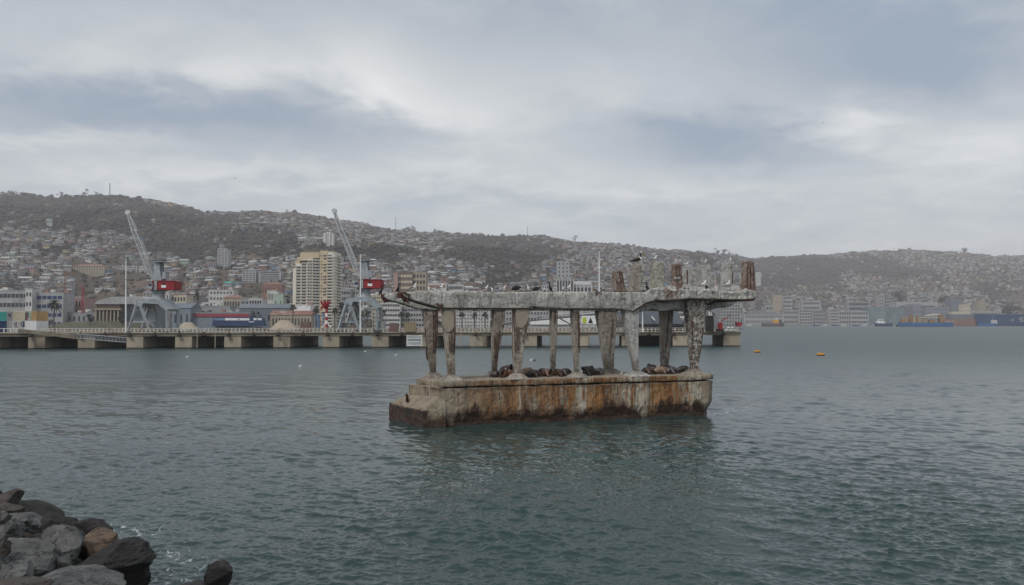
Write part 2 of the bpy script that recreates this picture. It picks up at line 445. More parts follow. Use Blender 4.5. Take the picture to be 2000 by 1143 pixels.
# ------------------------------------------------------------------ the ruined pier stump
BA = Vector((-5.2, 57.9, 0)); BU = Vector((21.8, 7.5, 0)).normalized(); BV = Vector((-BU.y, BU.x, 0))
def L(u, v, z): return BA + BU * u + BV * v + Vector((0, 0, z))
def PV(px, py, v):                      # photo pixel -> point of the upright plane v behind the front face
    d = ray(px, py); o = BA + BV * v; c = Vector((0, 0, HC))
    k = (o - c).dot(BV) / d.dot(BV); q = c + d * k
    return q
def UV(px, py, v):
    q = PV(px, py, v) - BA; return q.dot(BU), q.z

def ucoord(T):      # coordinates along the stump: (u, v, z)
    p = T.vmath('SUBTRACT', pos(T), tuple(BA))
    n = T.node('ShaderNodeVectorMath', operation='DOT_PRODUCT'); T.put(n.inputs[0], p); n.inputs[1].default_value = tuple(BU)
    n2 = T.node('ShaderNodeVectorMath', operation='DOT_PRODUCT'); T.put(n2.inputs[0], p); n2.inputs[1].default_value = tuple(BV)
    z = T.sep(p)[2]
    return n.outputs['Value'], n2.outputs['Value'], z
def gauss1(T, x, c, s):
    d = T.math('MULTIPLY', T.math('SUBTRACT', x, c), 1 / s)
    return T.math('POWER', 2.718, T.math('MULTIPLY', T.math('MULTIPLY', d, d), -.5))

def concrete_beam_mat():
    m, T, b = new_mat('weathered_concrete'); u, v, z = ucoord(T); p = T.comb(u, v, z)
    base = T.ramp(T.noise(p, .5, 5, .6), [(.3, (.25, .24, .215)), (.7, (.47, .455, .42))])
    st = T.noise(T.comb(u, v, T.math('MULTIPLY', z, .16)), 3.2, 6, .72)
    st2 = T.noise(T.comb(T.math('ADD', u, 40.0), v, T.math('MULTIPLY', z, .12)), 5.5, 5, .7)
    reach = T.noise(T.comb(u, v, 3.3), 1.1, 3, .6)        # how far each run of droppings comes down
    top = T.math('SUBTRACT', z, T.math('MULTIPLY_ADD', reach, -2.0, 9.9 - .0))
    col = T.mix(T.ramp(st, [(.52, 0.0), (.63, .75)]), base, (.075, .072, .066))
    wm = T.math('MULTIPLY', T.ramp(st2, [(.50, 0.0), (.60, 1.0)]), T.ramp(top, [(.0, .12), (.75, 1.0)]))
    col = T.mix(T.math('MULTIPLY', wm, .75), col, (.64, .63, .59))
    rp = T.math('MULTIPLY', gauss1(T, u, 19.6, .55), T.ramp(T.noise(p, 2.0, 5, .7), [(.4, 0.0), (.55, .95)]))
    rp = T.math('MULTIPLY', rp, T.math('GREATER_THAN', z, 9.2))
    col = T.mix(rp, col, (.15, .08, .05))
    ck = T.math('ABSOLUTE', T.math('SUBTRACT', T.noise(T.comb(T.math('MULTIPLY', u, .35), v, z), 1.5, 5, .6), .5))
    col = T.mix(T.ramp(ck, [(.0, .9), (.012, 0.0)]), col, (.03, .025, .02))
    grime = T.ramp(T.noise(p, 1.6, 7, .75), [(.56, 0.0), (.68, .85)])
    col = T.mix(grime, col, (.11, .095, .075))
    T.put(b.inputs['Base Color'], col); b.inputs['Roughness'].default_value = .92
    bn = T.node('ShaderNodeBump'); bn.inputs['Distance'].default_value = .06; bn.inputs['Strength'].default_value = .8
    T.put(bn.inputs['Height'], T.noise(p, 6.0, 6, .7)); T.put(b.inputs['Normal'], bn.outputs[0])
    return m
def column_mat(name='column_concrete', base1=(.24, .215, .18), base2=(.44, .405, .35), rust=.55, dark=.35, white=0.0):
    m, T, b = new_mat(name); u, v, z = ucoord(T); p = T.comb(u, v, z)
    col = T.ramp(T.noise(T.comb(u, v, T.math('MULTIPLY', z, .5)), .8, 6, .65), [(.3, base1), (.7, base2)])
    st = T.noise(T.comb(u, v, T.math('MULTIPLY', z, .55)), 2.6, 8, .72)
    col = T.mix(T.ramp(st, [(.53, 0.0), (.60, dark * 1.5)]), col, (.075, .062, .05))
    ck = T.math('ABSOLUTE', T.math('SUBTRACT', T.noise(T.vmath('ADD', p, (3, 8, 1)), 1.7, 5, .6), .5))
    col = T.mix(T.ramp(ck, [(.0, .95), (.016, 0.0)]), col, (.03, .022, .016))
    wp = T.noise(T.vmath('ADD', p, (13, 8, 1)), 1.3, 7, .7)
    col = T.mix(T.ramp(wp, [(.56, 0.0), (.61, .6)]), col, (.50, .47, .41))
    rn = T.noise(T.vmath('ADD', T.comb(u, v, T.math('MULTIPLY', z, .45)), (9, 4, 2)), 1.9, 6, .7)
    col = T.mix(T.ramp(rn, [(.62 - rust * .14, 0.0), (.72 - rust * .1, .9)]), col, (.12, .065, .042))
    if white:
        wn = T.noise(p, 3.4, 7, .78)
        col = T.mix(T.ramp(wn, [(.5, 0.0), (.57, white)]), col, (.52, .51, .48))
    low = T.ramp(z, [(3.1 / 10, 0.0), (3.9 / 10, 1.0)]) if False else None
    d = T.math('MULTIPLY', T.math('SUBTRACT', z, 3.3), .55, clamp=True)
    foot = T.ramp(d, [(0.0, .0), (.25, .75), (.55, .55), (1.0, .0)])
    col = T.mix(T.math('MULTIPLY', foot, T.ramp(T.noise(p, 1.2, 3, .5), [(.35, .2), (.6, 1.0)])), col, (.085, .055, .038))
    T.put(b.inputs['Base Color'], col); b.inputs['Roughness'].default_value = .93
    bn = T.node('ShaderNodeBump'); bn.inputs['Distance'].default_value = .14; bn.inputs['Strength'].default_value = 1.0
    T.put(bn.inputs['Height'], T.noise(p, 5.0, 6, .7)); T.put(b.inputs['Normal'], bn.outputs[0])
    return m
def base_mat():
    m, T, b = new_mat('stained_base_concrete'); u, v, z = ucoord(T); p = T.comb(u, v, z)
    zs = T.math('MULTIPLY', z, .13)
    conc = T.ramp(T.noise(T.comb(u, v, T.math('MULTIPLY', z, .4)), .7, 6, .65), [(.3, (.15, .12, .085)), (.7, (.34, .28, .20))])
    # pale lime-washed panels
    pale = T.math('ADD', gauss1(T, u, 16.0, 1.0), gauss1(T, u, 21.6, 1.0))
    pale = T.math('ADD', pale, gauss1(T, u, 11.4, .5)); pale = T.math('MULTIPLY_ADD', gauss1(T, u, 1.0, 1.0), .35, pale)
    pale = T.math('MULTIPLY_ADD', gauss1(T, u, 6.2, .25), .8, pale); pale = T.math('MULTIPLY_ADD', gauss1(T, u, 8.6, .8), .5, pale)
    col = T.mix(T.math('MULTIPLY', pale, .7, clamp=True), conc, (.54, .50, .41))
    # rust runs
    rn = T.noise(T.comb(u, v, zs), 1.45, 4, .6); rn2 = T.noise(T.comb(T.math('ADD', u, 17.0), v, zs), 5.0, 5, .7)
    rr = T.math('MULTIPLY_ADD', rn2, .62, T.math('MULTIPLY', rn, .55))
    left = T.ramp(T.math('MULTIPLY', u, 1 / 23.0), [(.02, .0), (.16, .8), (.5, 1.0), (.93, 1.0), (1.0, .2)])
    rr = T.math('SUBTRACT', rr, T.math('MULTIPLY', pale, .12))
    rust = T.ramp(T.noise(T.comb(u, v, zs), 3.1, 5, .7), [(.34, (.075, .028, .010)), (.50, (.22, .088, .020)), (.72, (.38, .21, .085))])
    rm = T.math('MULTIPLY', T.ramp(rr, [(.465, 0.0), (.555, 1.0)]), left)
    col = T.mix(T.math('MULTIPLY', rm, .92), col, rust)
    # thin black and white drips
    dn = T.noise(T.comb(u, v, T.math('MULTIPLY', z, .07)), 8.5, 4, .65)
    col = T.mix(T.ramp(dn, [(.57, 0.0), (.63, .8)]), col, (.035, .022, .012))
    col = T.mix(T.ramp(dn, [(.30, .7), (.36, 0.0)]), col, (.56, .52, .43))
    # dark overhung band under the capping, wet algae towards the water
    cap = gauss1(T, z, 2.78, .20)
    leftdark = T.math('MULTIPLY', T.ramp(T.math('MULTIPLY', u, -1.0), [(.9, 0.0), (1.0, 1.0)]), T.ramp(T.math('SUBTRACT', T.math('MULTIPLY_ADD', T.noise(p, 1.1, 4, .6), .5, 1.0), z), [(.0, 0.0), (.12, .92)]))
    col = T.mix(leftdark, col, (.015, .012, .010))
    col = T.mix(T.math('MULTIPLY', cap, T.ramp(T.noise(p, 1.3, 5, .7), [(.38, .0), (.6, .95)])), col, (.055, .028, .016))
    an = T.noise(T.comb(u, v, T.math('MULTIPLY', z, .30)), .62, 7, .66)
    am = T.math('MULTIPLY_ADD', T.math('SUBTRACT', an, .5), 5.5, T.math('SUBTRACT', .78, z))
    col = T.mix(T.ramp(am, [(0.0, 0.0), (.22, 1.0)]), col, (.020, .014, .009))
    rim = T.math('MULTIPLY_ADD', T.math('SUBTRACT', an, .5), 4.6, T.math('SUBTRACT', 1.15, z))
    col = T.mix(T.ramp(rim, [(0.0, 0.0), (.35, .6)]), col, (.060, .027, .014))
    up = T.sep(T.node('ShaderNodeNewGeometry').outputs['Normal'])[2]
    ontop = T.math('MULTIPLY', T.ramp(up, [(.55, 0.0), (.8, 1.0)]), T.ramp(T.math('MULTIPLY', z, .25), [(.3, .0), (.42, 1.0)]))
    col = T.mix(ontop, col, T.ramp(T.noise(p, 1.8, 6, .7), [(.35, (.15, .12, .09)), (.65, (.31, .27, .21))]))
    T.put(b.inputs['Base Color'], col)
    T.put(b.inputs['Roughness'], T.ramp(am, [(0.0, .92), (.4, .45)]))
    bn = T.node('ShaderNodeBump'); bn.inputs['Distance'].default_value = .10; bn.inputs['Strength'].default_value = .9
    T.put(bn.inputs['Height'], T.noise(p, 3.0, 7, .7)); T.put(b.inputs['Normal'], bn.outputs[0])
    return m
M['beam'] = concrete_beam_mat(); M['col'] = column_mat(); M['base'] = base_mat()
M['col_spall'] = column_mat('spalled_concrete', (.25, .215, .17), (.46, .41, .34), rust=.6, dark=.4)
M['col_pale'] = column_mat('pale_concrete', (.36, .35, .33), (.56, .55, .52), rust=.1, dark=.3)
M['col_pitted'] = column_mat('pitted_concrete', (.09, .07, .055), (.22, .19, .16), rust=.6, dark=.2, white=.95)
M['rusty'] = column_mat('rust_eaten_concrete', (.22, .18, .145), (.40, .345, .285), rust=.5, dark=.5, white=.2)
M['stub'] = column_mat('stub_concrete', (.24, .215, .17), (.44, .41, .35), rust=.1, dark=.3)
M['rust_red'] = column_mat('rust_red_concrete', (.15, .085, .06), (.31, .22, .175), rust=.8, dark=.5, white=.4)
M['patch'] = mat('smooth_render_patch', (.30, .255, .20), .85, .12, .9, bump=.01)
M['rebar'] = mat('rusty_rebar', (.075, .028, .018), .9, .4, 3.0)

TEX = {}
def rough(o, voxel, strength, size, strength2=None, size2=None, smooth=True):
    """wear: remesh to fine cells and erode the surface with two sizes of noise"""
    r = o.modifiers.new('cells', 'REMESH'); r.mode = 'VOXEL'; r.voxel_size = voxel; r.use_smooth_shade = smooth
    for s, sz in ((strength, size), (strength2, size2)):
        if not s: continue
        if sz not in TEX:
            t = bpy.data.textures.new('wear', 'CLOUDS'); t.noise_scale = sz; t.noise_depth = 3; TEX[sz] = t
        d = o.modifiers.new('wear', 'DISPLACE'); d.texture = TEX[sz]; d.strength = s; d.mid_level = .5
        d.texture_coords = 'GLOBAL' if False else 'LOCAL'
    return o

stump = thing('ruined_pier', 'crumbling concrete pier stump on V columns, rust stained base standing in the sea', 'pier ruin', L(0, 0, 0))
def ring(mb, pts_lo, pts_hi, mi=0):
    n = len(pts_lo); vs = list(pts_lo) + list(pts_hi)
    fs = [tuple(reversed(range(n))), tuple(n + i for i in range(n))] + [(i, (i + 1) % n, n + (i + 1) % n, n + i) for i in range(n)]
    mb.add(vs, fs, mi)
# main block: footprint in (u, v), front edge has buttress-like swells
foot = [(0, 0), (1.9, .04), (2.0, .16), (6.0, .14), (6.2, 0.02), (7.2, 0.0), (11.2, .1), (15.0, .08), (15.2, -.08), (17.0, -.08), (17.2, .12), (21.4, .10), (22.9, .25), (23.7, .95), (23.75, 4.3), (23.1, 5.1), (.4, 5.1), (0, 4.2)]
TOPZ = 3.30
mb = MB()
def wall_ring(sc_, z, tw=0.0):
    return [L(u + tw * (0.12 if u < 1 else (-0.10 if u > 22 else 0)), v + (sc_ if v < 1.2 else -sc_), z) for u, v in foot]
lv = [wall_ring(.35, -2.0, 5), wall_ring(.26, .25, 4.5), wall_ring(.04, .95, 1.0), wall_ring(0, 2.75)]
for a, b_ in ((0, 1), (1, 2), (2, 3)): ring(mb, lv[a], lv[b_])
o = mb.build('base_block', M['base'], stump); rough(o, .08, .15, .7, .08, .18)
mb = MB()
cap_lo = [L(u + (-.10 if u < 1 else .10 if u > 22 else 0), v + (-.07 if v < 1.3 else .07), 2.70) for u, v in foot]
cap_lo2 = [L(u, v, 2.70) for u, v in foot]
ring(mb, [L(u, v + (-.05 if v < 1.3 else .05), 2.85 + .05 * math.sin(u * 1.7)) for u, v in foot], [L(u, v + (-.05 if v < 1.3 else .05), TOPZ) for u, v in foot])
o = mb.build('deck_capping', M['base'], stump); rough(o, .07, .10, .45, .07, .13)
# cutwater nose with its ledge and sloping apron (left end)
def G(px, py, z): return W(px, py, z)
nose = MB()
NP = [(.4, -.12), (-1.30, .12), (-1.75, 1.6), (-2.75, 5.9), (.4, 6.0)]
lo = [L(u, v, -2) for u, v in NP]
mid = [L(u, v, z) for (u, v), z in zip(NP, (1.32, 1.25, 1.25, 1.32, 1.3))]
hi = [L(.4, .12, 2.25), L(-.12, .15, 2.2), L(-.35, 1.4, 2.15), L(-1.3, 4.8, 2.1), L(.4, 5.0, 2.15)]
ring(nose, lo, mid); o = nose.build('cutwater', M['base'], stump); rough(o, .085, .15, .6, .09, .16)
nose = MB(); ring(nose, [p - Vector((0, 0, .12)) for p in mid], hi); o = nose.build('apron', M['base'], stump); rough(o, .08, .10, .5, .06, .14)
led = MB(); ring(led, [L(.3, .08, 2.0), L(-.12, .1, 2.0), L(-.42, 1.4, 2.0), L(-1.42, 4.7, 1.95), L(.3, 4.9, 2.0)], [L(.3, .08, 2.85), L(-.12, .1, 2.85), L(-.42, 1.4, 2.82), L(-1.42, 4.7, 2.75), L(.3, 4.9, 2.8)])
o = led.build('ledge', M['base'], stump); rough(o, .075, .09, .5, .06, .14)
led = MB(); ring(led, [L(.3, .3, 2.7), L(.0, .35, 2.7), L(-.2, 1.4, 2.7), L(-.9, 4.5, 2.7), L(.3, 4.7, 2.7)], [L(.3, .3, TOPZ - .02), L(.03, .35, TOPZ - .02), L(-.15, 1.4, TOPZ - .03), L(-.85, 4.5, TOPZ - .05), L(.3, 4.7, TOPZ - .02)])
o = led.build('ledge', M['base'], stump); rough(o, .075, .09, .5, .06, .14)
mb = MB(); q = L(-1.8, 3.4, 1.55); mb.path([q, q + Vector((0, 0, .45)), q + Vector((-.12, 0, .55))], [.13, .10, .17], 8); mb.build('bollard', M['rebar'], stump, True)

# ---- columns: outline rows (y, xl, xr) on the plane v, extruded backwards
def column(rows, v, t, m, foot_r=.75, pat=None, bars=None, v2=None):
    n = len(rows); ts = [t * lerp(1.0, .55, (rows[i][0] - rows[0][0]) / (rows[-1][0] - rows[0][0])) for i in range(n)]
    ins = [min(6.5 * q, (r[2] - r[1]) - 7.5) for q, r in zip(ts, rows)]
    mb = MB(); left = [PV(r[1] + max(d, 0), r[0], v) for r, d in zip(rows, ins)]; right = [PV(r[2] - .8, r[0], v) for r in rows]
    off = BV * t
    for i in range(n - 1):
        k0 = 1.0; a, b_, c, d = left[i], right[i], right[i + 1], left[i + 1]
        vs = [a, b_, c, d, a + BV * ts[i], b_ + BV * ts[i], c + BV * ts[i + 1], d + BV * ts[i + 1]]
        mb.add(vs, [(0, 3, 2, 1), (4, 5, 6, 7), (0, 4, 7, 3), (1, 2, 6, 5), (0, 1, 5, 4), (3, 7, 6, 2)])
    o = mb.build('column', m, stump)
    r = rough(o, .045, .05, .30, .05, .09)
    # spread footing on the deck
    fb = MB(); cx = (left[-1] + right[-1]) / 2 + BV * ts[-1] / 2; hw = (right[-1] - left[-1]).length / 2
    cu = (cx - BA).dot(BU); cv = (cx - BA).dot(BV)
    s0, s1 = hw + foot_r * .85, hw + .06; t0, t1 = ts[-1] / 2 + foot_r * .7, ts[-1] / 2 + .08
    z0, z1 = TOPZ - .05, TOPZ + .42
    ring(fb, [L(cu - s0, cv - t0, z0), L(cu + s0, cv - t0, z0), L(cu + s0, cv + t0, z0), L(cu - s0, cv + t0, z0)], [L(cu - s1, cv - t1, z1), L(cu + s1, cv - t1, z1), L(cu + s1, cv + t1, z1), L(cu - s1, cv + t1, z1)])
    f = fb.build('footing', M['col'] if m != M['col_pale'] else M['col_pale'], o); 
    rough(f, .06, .08, .4, .05, .12)
    if pat:
        pb = MB(); pb.prism([PV(x, y, v - .07) for x, y in pat], BV * .10); g = pb.build('render_patch', M['patch'], o); rough(g, .04, .03, .3)
    for (x0, y0, x1, y1) in bars or []:
        bb = MB(); a, c = PV(x0, y0, v - .10), PV(x1, y1, v - .10); md = (a + c) / 2 + Vector((.03, -.04, 0))
        bb.path([a, md, c], [.035] * 3, 5); bb.build('rebar', M['rebar'], o)
    return o
VF, VB = .45, 3.9
FB = TOPZ
column([(598, 862, 891), (630, 862, 890), (655, 865, 889.5), (690, 869.5, 890), (715, 872.5, 890), (738, 874, 891)], VF, .9, M['col_spall'],
       pat=[(865, 612), (872, 606), (880, 608), (888, 622), (888, 638), (882, 648), (874, 650), (866, 640), (862, 625)], bars=[(881, 645, 882, 690), (886, 640, 887, 693), (889, 608, 888, 688), (877, 655, 877.5, 686)])
column([(598, 1001, 1035), (625, 1001, 1034), (645, 1001, 1031), (682, 1000.5, 1024), (705, 1002, 1022), (733, 1004, 1019)], VF, .9, M['col_spall'],
       pat=[(1009, 604), (1034, 604), (1033, 622), (1028, 634), (1020, 642), (1012, 640), (1008, 628)], bars=[(1009, 638, 1010, 686), (1013, 642, 1013, 684), (1003, 607, 1006, 690), (1028, 634, 1021, 668)])
column([(598, 1115, 1132.5), (630, 1116, 1132.5), (660, 1118, 1132.6), (682, 1119.5, 1132.8), (710, 1121, 1133), (733, 1122, 1134)], VF, .8, M['col'], foot_r=.7, bars=[(1128, 608, 1130, 680), (1131, 610, 1131.5, 690)])
column([(590, 1213, 1250), (620, 1216, 1249), (650, 1222, 1248), (680, 1229, 1248.5), (705, 1234, 1248.7), (732, 1240, 1250)], VF, .9, M['col_pale'], foot_r=1.0)
o = column([(586, 1338, 1384), (604, 1338, 1381), (618, 1341, 1378), (645, 1344, 1376), (670, 1346, 1372), (700, 1349, 1367), (730, 1351, 1365)], 1.25, .95, M['col_pitted'], foot_r=.8, bars=[(1352, 615, 1351, 700), (1373, 640, 1366, 700)])
column([(600, 821, 857), (625, 825, 857), (650, 829, 856.5), (672, 832, 855), (695, 834, 853), (728, 839, 853)], VB, .9, M['rusty'],
       bars=[(846, 608, 846, 690), (851, 606, 850, 690), (855, 606, 851.5, 680), (830, 640, 835, 705)])
column([(600, 960, 988), (630, 960, 987), (650, 959.5, 983), (690, 959.5, 975), (726, 960, 972)], VB, .9, M['rusty'], bars=[(966, 655, 966, 700), (971, 650, 968, 705), (976, 645, 971, 700)])
column([(600, 1074, 1091.5), (640, 1074.5, 1090), (682, 1075, 1088), (726, 1075, 1086)], VB, .8, M['col'], bars=[(1083, 605, 1083, 632)])
column([(600, 1163, 1208), (620, 1165, 1207), (650, 1170, 1205), (690, 1176, 1201), (726, 1181, 1200)], VB, .9, M['col'], foot_r=.9, bars=[(1197, 620, 1190, 690)])
column([(600, 1290, 1317), (650, 1291, 1314), (690, 1291.5, 1309), (724, 1292, 1307)], VB, .9, M['rusty'], foot_r=.8, bars=[(1306, 615, 1300, 690)])

# ---- beams
def beam(name, pts, v, t, voxel=.07, m='beam', s=(.10, .5, .07, .14)):
    mb = MB(); mb.prism([PV(x, y, v) for x, y in pts], BV * t); o = mb.build(name, M[m], stump); rough(o, voxel, *s); return o
beam('beam', [(786, 577), (797, 571), (850, 569), (940, 569), (946, 571), (975, 572), (1000, 571), (1060, 570), (1075, 573), (1090, 570), (1160, 570), (1170, 572), (1200, 571), (1262, 571), (1275, 577),
              (1279, 587), (1264, 592), (1239, 609), (1205, 603.5), (1100, 603), (1060, 602), (1038, 599), (1032, 603), (1000, 603), (860, 602), (850, 600), (815, 589), (792, 581)], .3, 1.0)
beam('beam', [(749, 579), (762, 572), (850, 571), (1340, 571), (1384, 575), (1390, 590), (1350, 606), (1330, 606), (1270, 607), (860, 606), (818, 604), (778, 591), (758, 586)], VB - .1, 1.05)
beam('beam', [(1215, 572), (1340, 572), (1393, 580), (1396, 590), (1380, 595), (1352, 609), (1330, 608), (1318, 604), (1300, 607), (1286, 608), (1274, 602), (1262, 608), (1250, 608), (1235, 600)], 1.9, .9)
beam('beam', [(1375, 580), (1441, 582), (1440, 588), (1434, 595), (1424, 600), (1402, 602), (1386, 606), (1376, 606)], VB + .9, .8)
slab = beam('deck_slab', [(1262, 572), (1270, 565), (1300, 562), (1312, 566), (1330, 565), (1352, 566), (1400, 567), (1440, 570), (1455, 566), (1476, 568), (1479, 579), (1470, 586), (1440, 585.5), (1390, 584), (1345, 583), (1310, 587),
                    (1285, 587), (1270, 581)], .75, 4.4, .07, 'beam', (.24, .55, .16, .2))
# thin dark strips painting the shade under slab, beams and broken haunch ends
M['underside_shade'] = mat('painted_underside_shade', (.045, .032, .024), .95, .5, 1.6, bump=.05)
beam('shade_strip', [(1266, 583.5), (1285, 588.5), (1312, 588.5), (1345, 585), (1390, 586), (1440, 587.5), (1472, 588), (1478, 582), (1440, 584.5), (1390, 583), (1345, 582), (1310, 585.5), (1285, 585.5)], .68, 4.3, .05, 'underside_shade', (.06, .3, .05, .1))
beam('shade_strip', [(1237, 610.5), (1263, 594), (1281, 590), (1280, 586), (1262, 590.5), (1237, 607)], .25, 1.05, .05, 'underside_shade', (.05, .3, .04, .1))
beam('shade_strip', [(1350, 611), (1380, 597.5), (1397, 592), (1397, 588.5), (1378, 593.5), (1350, 606.5)], 1.8, 1.05, .05, 'underside_shade', (.05, .3, .04, .1))
beam('shade_strip', [(860, 603.5), (1205, 605), (1205, 602.5), (1100, 602), (1035, 601.5), (860, 601)], .27, 1.05, .05, 'underside_shade', (.04, .3, .03, .1))
beam('shade_strip', [(790, 582.5), (815, 591), (852, 602), (856, 602), (852, 598), (815, 588), (792, 580)], .25, 1.05, .05, 'underside_shade', (.04, .3, .03, .1))
# stubs that carried the vanished deck above
def stump_post(rows, v, t, m, bars=None):
    mb = MB(); off = BV * t
    for i in range(len(rows) - 1):
        (y0, a0, b0), (y1, a1, b1) = rows[i], rows[i + 1]
        a, b_, c, d = PV(a0, y0, v), PV(b0, y0, v), PV(b1, y1, v), PV(a1, y1, v)
        mb.add([a, b_, c, d] + [q + off for q in (a, b_, c, d)], [(0, 3, 2, 1), (4, 5, 6, 7), (0, 4, 7, 3), (1, 2, 6, 5), (0, 1, 5, 4), (3, 7, 6, 2)])
    o = mb.build('column_stub', M[m], stump); rough(o, .045, .05, .3, .06, .09)
    for (x0, y0, x1, y1) in bars or []:
        bb = MB(); bb.path([PV(x0, y0, v - .08), PV(x1, y1, v - .08)], [.035] * 2, 5); bb.build('rebar', M['rebar'], o)
    return o
stump_post([(529, 1202, 1215), (545, 1203, 1219), (570, 1206, 1223)], .5, .7, 'rust_red', [(1210, 530, 1213, 552), (1214, 531, 1218, 556)])
stump_post([(516, 1239, 1254), (540, 1239, 1255), (557, 1236, 1255), (570, 1230, 1256)], .5, .7, 'stub')
stump_post([(512, 1279, 1297), (545, 1279, 1297), (558, 1275, 1297), (570, 1270, 1298)], 1.0, .7, 'stub')
stump_post([(515, 1319, 1331), (538, 1318, 1332), (541, 1319, 1334), (566, 1318, 1334)], 1.0, .7, 'rust_red', [(1321, 517, 1321, 540), (1326, 515, 1327, 538), (1330, 517, 1331, 545)])
stump_post([(524, 1336, 1353), (566, 1336, 1352)], 3.2, .7, 'col_pale', [(1343, 526, 1342, 560)])
stump_post([(518, 1370, 1388), (550, 1371, 1387), (568, 1368, 1388)], 3.2, .7, 'col_pale')
stump_post([(513, 1416, 1433), (545, 1416, 1433), (570, 1415, 1432)], 3.2, .7, 'col_pale', [(1431, 530, 1430, 560)])
stump_post([(510, 1457, 1473), (540, 1457, 1475), (572, 1455, 1477)], 1.0, .75, 'rust_red', [(1460, 520, 1460, 566), (1466, 520, 1466, 566), (1472, 520, 1473, 566)])
stump_post([(541, 1319, 1329), (546, 1320, 1330)], .9, .35, 'col_pale')
# props, rubble and broken slabs on the deck slab
def frag(name, pts, v, t, m):
    mb = MB(); mb.prism([PV(x, y, v) for x, y in pts], BV * t); o = mb.build(name, M[m], stump); rough(o, .045, .06, .3, .05, .09); return o
frag('broken_slab', [(1338, 558), (1345, 556), (1370, 564), (1377, 569), (1372, 572), (1350, 566), (1336, 563)], .9, .9, 'col_pale')
for a, b_, c, d in ((1285, 552, 1293, 566), (1247, 553, 1255, 569), (1212, 550, 1222, 569), (1381, 556, 1391, 567), (1434, 556, 1444, 568), (1424, 553, 1431, 566), (1378, 548, 1372, 566)):
    frag('prop', [(a - 2, b_), (a + 3, b_ - 1), (c + 4, d), (c - 2, d + 1)], 1.4 if a < 1370 else 2.6, .45, 'col_pale')
rr = random.Random(5); mb = MB()
rub = MB()
for k in range(110):
    x = rr.uniform(1275, 1476); v = rr.uniform(.8, 4.6); q = PV(x, 567, .8); u = (q - BA).dot(BU); c = L(u, v, q.z + rr.uniform(-.05, .12))
    s = rr.uniform(.10, .36); rub.box(c + Vector((0, 0, .08)), (s * rr.uniform(1, 3.0), s * 1.4, s * rr.uniform(.8, 1.6)), rr.uniform(0, 3), 0, (.6, .7))
for k in range(45):
    x = rr.uniform(930, 1090); q = PV(x, 571, .3); u = (q - BA).dot(BU); c = L(u, rr.uniform(.35, 1.2), q.z + rr.uniform(-.05, .03)); s = rr.uniform(.05, .12)
    rub.box(c, (s * rr.uniform(1, 2.5), s * 1.4, s), rr.uniform(0, 3), 0, (.7, .8))
o = tag(rub.build('rubble', M['col_pale'], stump), kind='stuff')
for x0, y0, x1, y1 in ((1159, 566, 1170, 572), (1181, 566, 1171, 572), (1163, 571, 1167, 576)):
    mb = MB(); mb.path([PV(x0, y0, .25), PV((x0 + x1) / 2, y0 + 1, .25), PV(x1, y1, .25)], [.05] * 3, 5); mb.build('rebar', M['rebar'], stump)
# drooping bars and broken ends at the left tips
for pts, v in (([(745, 574), (748, 585), (752, 592)], VB), ([(790, 572), (800, 576), (795, 586), (797, 592)], .25), ([(783, 575), (790, 580), (786, 586)], .25), ([(853, 593), (858, 597), (864, 594), (860, 604)], .2), ([(834, 678), (833, 690), (835, 702)], VB - .1)):
    mb = MB(); mb.path([PV(x, y, v) for x, y in pts], [.07] * len(pts), 6); mb.build('rebar', M['rebar'], stump)
frag('broken_tip', [(778, 572), (792, 570), (794, 576), (798, 588), (793, 590), (788, 582), (779, 582)], .35, .8, 'rusty').data.materials[0] = M['rebar']
frag('broken_tip', [(747, 576), (757, 574), (758, 584), (764, 586), (760, 590), (752, 588), (748, 582)], VB, .9, 'rusty').data.materials[0] = M['rebar']

# ------------------------------------------------------------------ sea lions
def fur(name, c, wet=.32):
    m = mat(name, c, wet, .35, 1.6, bump=.02); return m
FUR = [fur('dark_fur', (.026, .016, .012)), fur('brown_fur', (.060, .030, .020)), fur('reddish_fur', (.09, .042, .025)), fur('tan_fur', (.17, .11, .07)), fur('grey_fur', (.05, .045, .042))]
def skin_body(name, pts, rs, m, parent=None, sub=2, flat=None):
    """one continuous body: joints with radii grown by a skin modifier"""
    off = parent_origin(parent) if parent else Vector((0, 0, 0))
    me = bpy.data.meshes.new(name); bm = bmesh.new(); vs = []
    chains = pts
    idx = {}
    for ci, ch in enumerate(chains):
        prev = None
        for j, (p, r) in enumerate(ch):
            key = tuple(round(c, 4) for c in p)
            if key not in idx: idx[key] = (bm.verts.new(Vector(p) - off), r); 
            vcur = idx[key][0]
            if prev is not None and prev is not vcur:
                try: bm.edges.new((prev, vcur))
                except ValueError: pass
            prev = vcur
    bm.verts.index_update(); rad = {k[0].index: k[1] for k in idx.values()}
    bm.to_mesh(me); bm.free(); me.materials.append(m)
    o = bpy.data.objects.new(name, me); COL.objects.link(o)
    if parent: o.parent = parent
    md = o.modifiers.new('skin', 'SKIN'); md.use_smooth_shade = True
    if not me.skin_vertices: 
        me.skin_vertices  # created with the modifier
    sv = me.skin_vertices[0].data if me.skin_vertices else None
    if sv:
        for i, r in rad.items():
            sv[i].radius = (r, r) if not isinstance(r, tuple) else r
        sv[0].use_root = True
    s = o.modifiers.new('sub', 'SUBSURF'); s.levels = sub; s.render_levels = sub
    return o
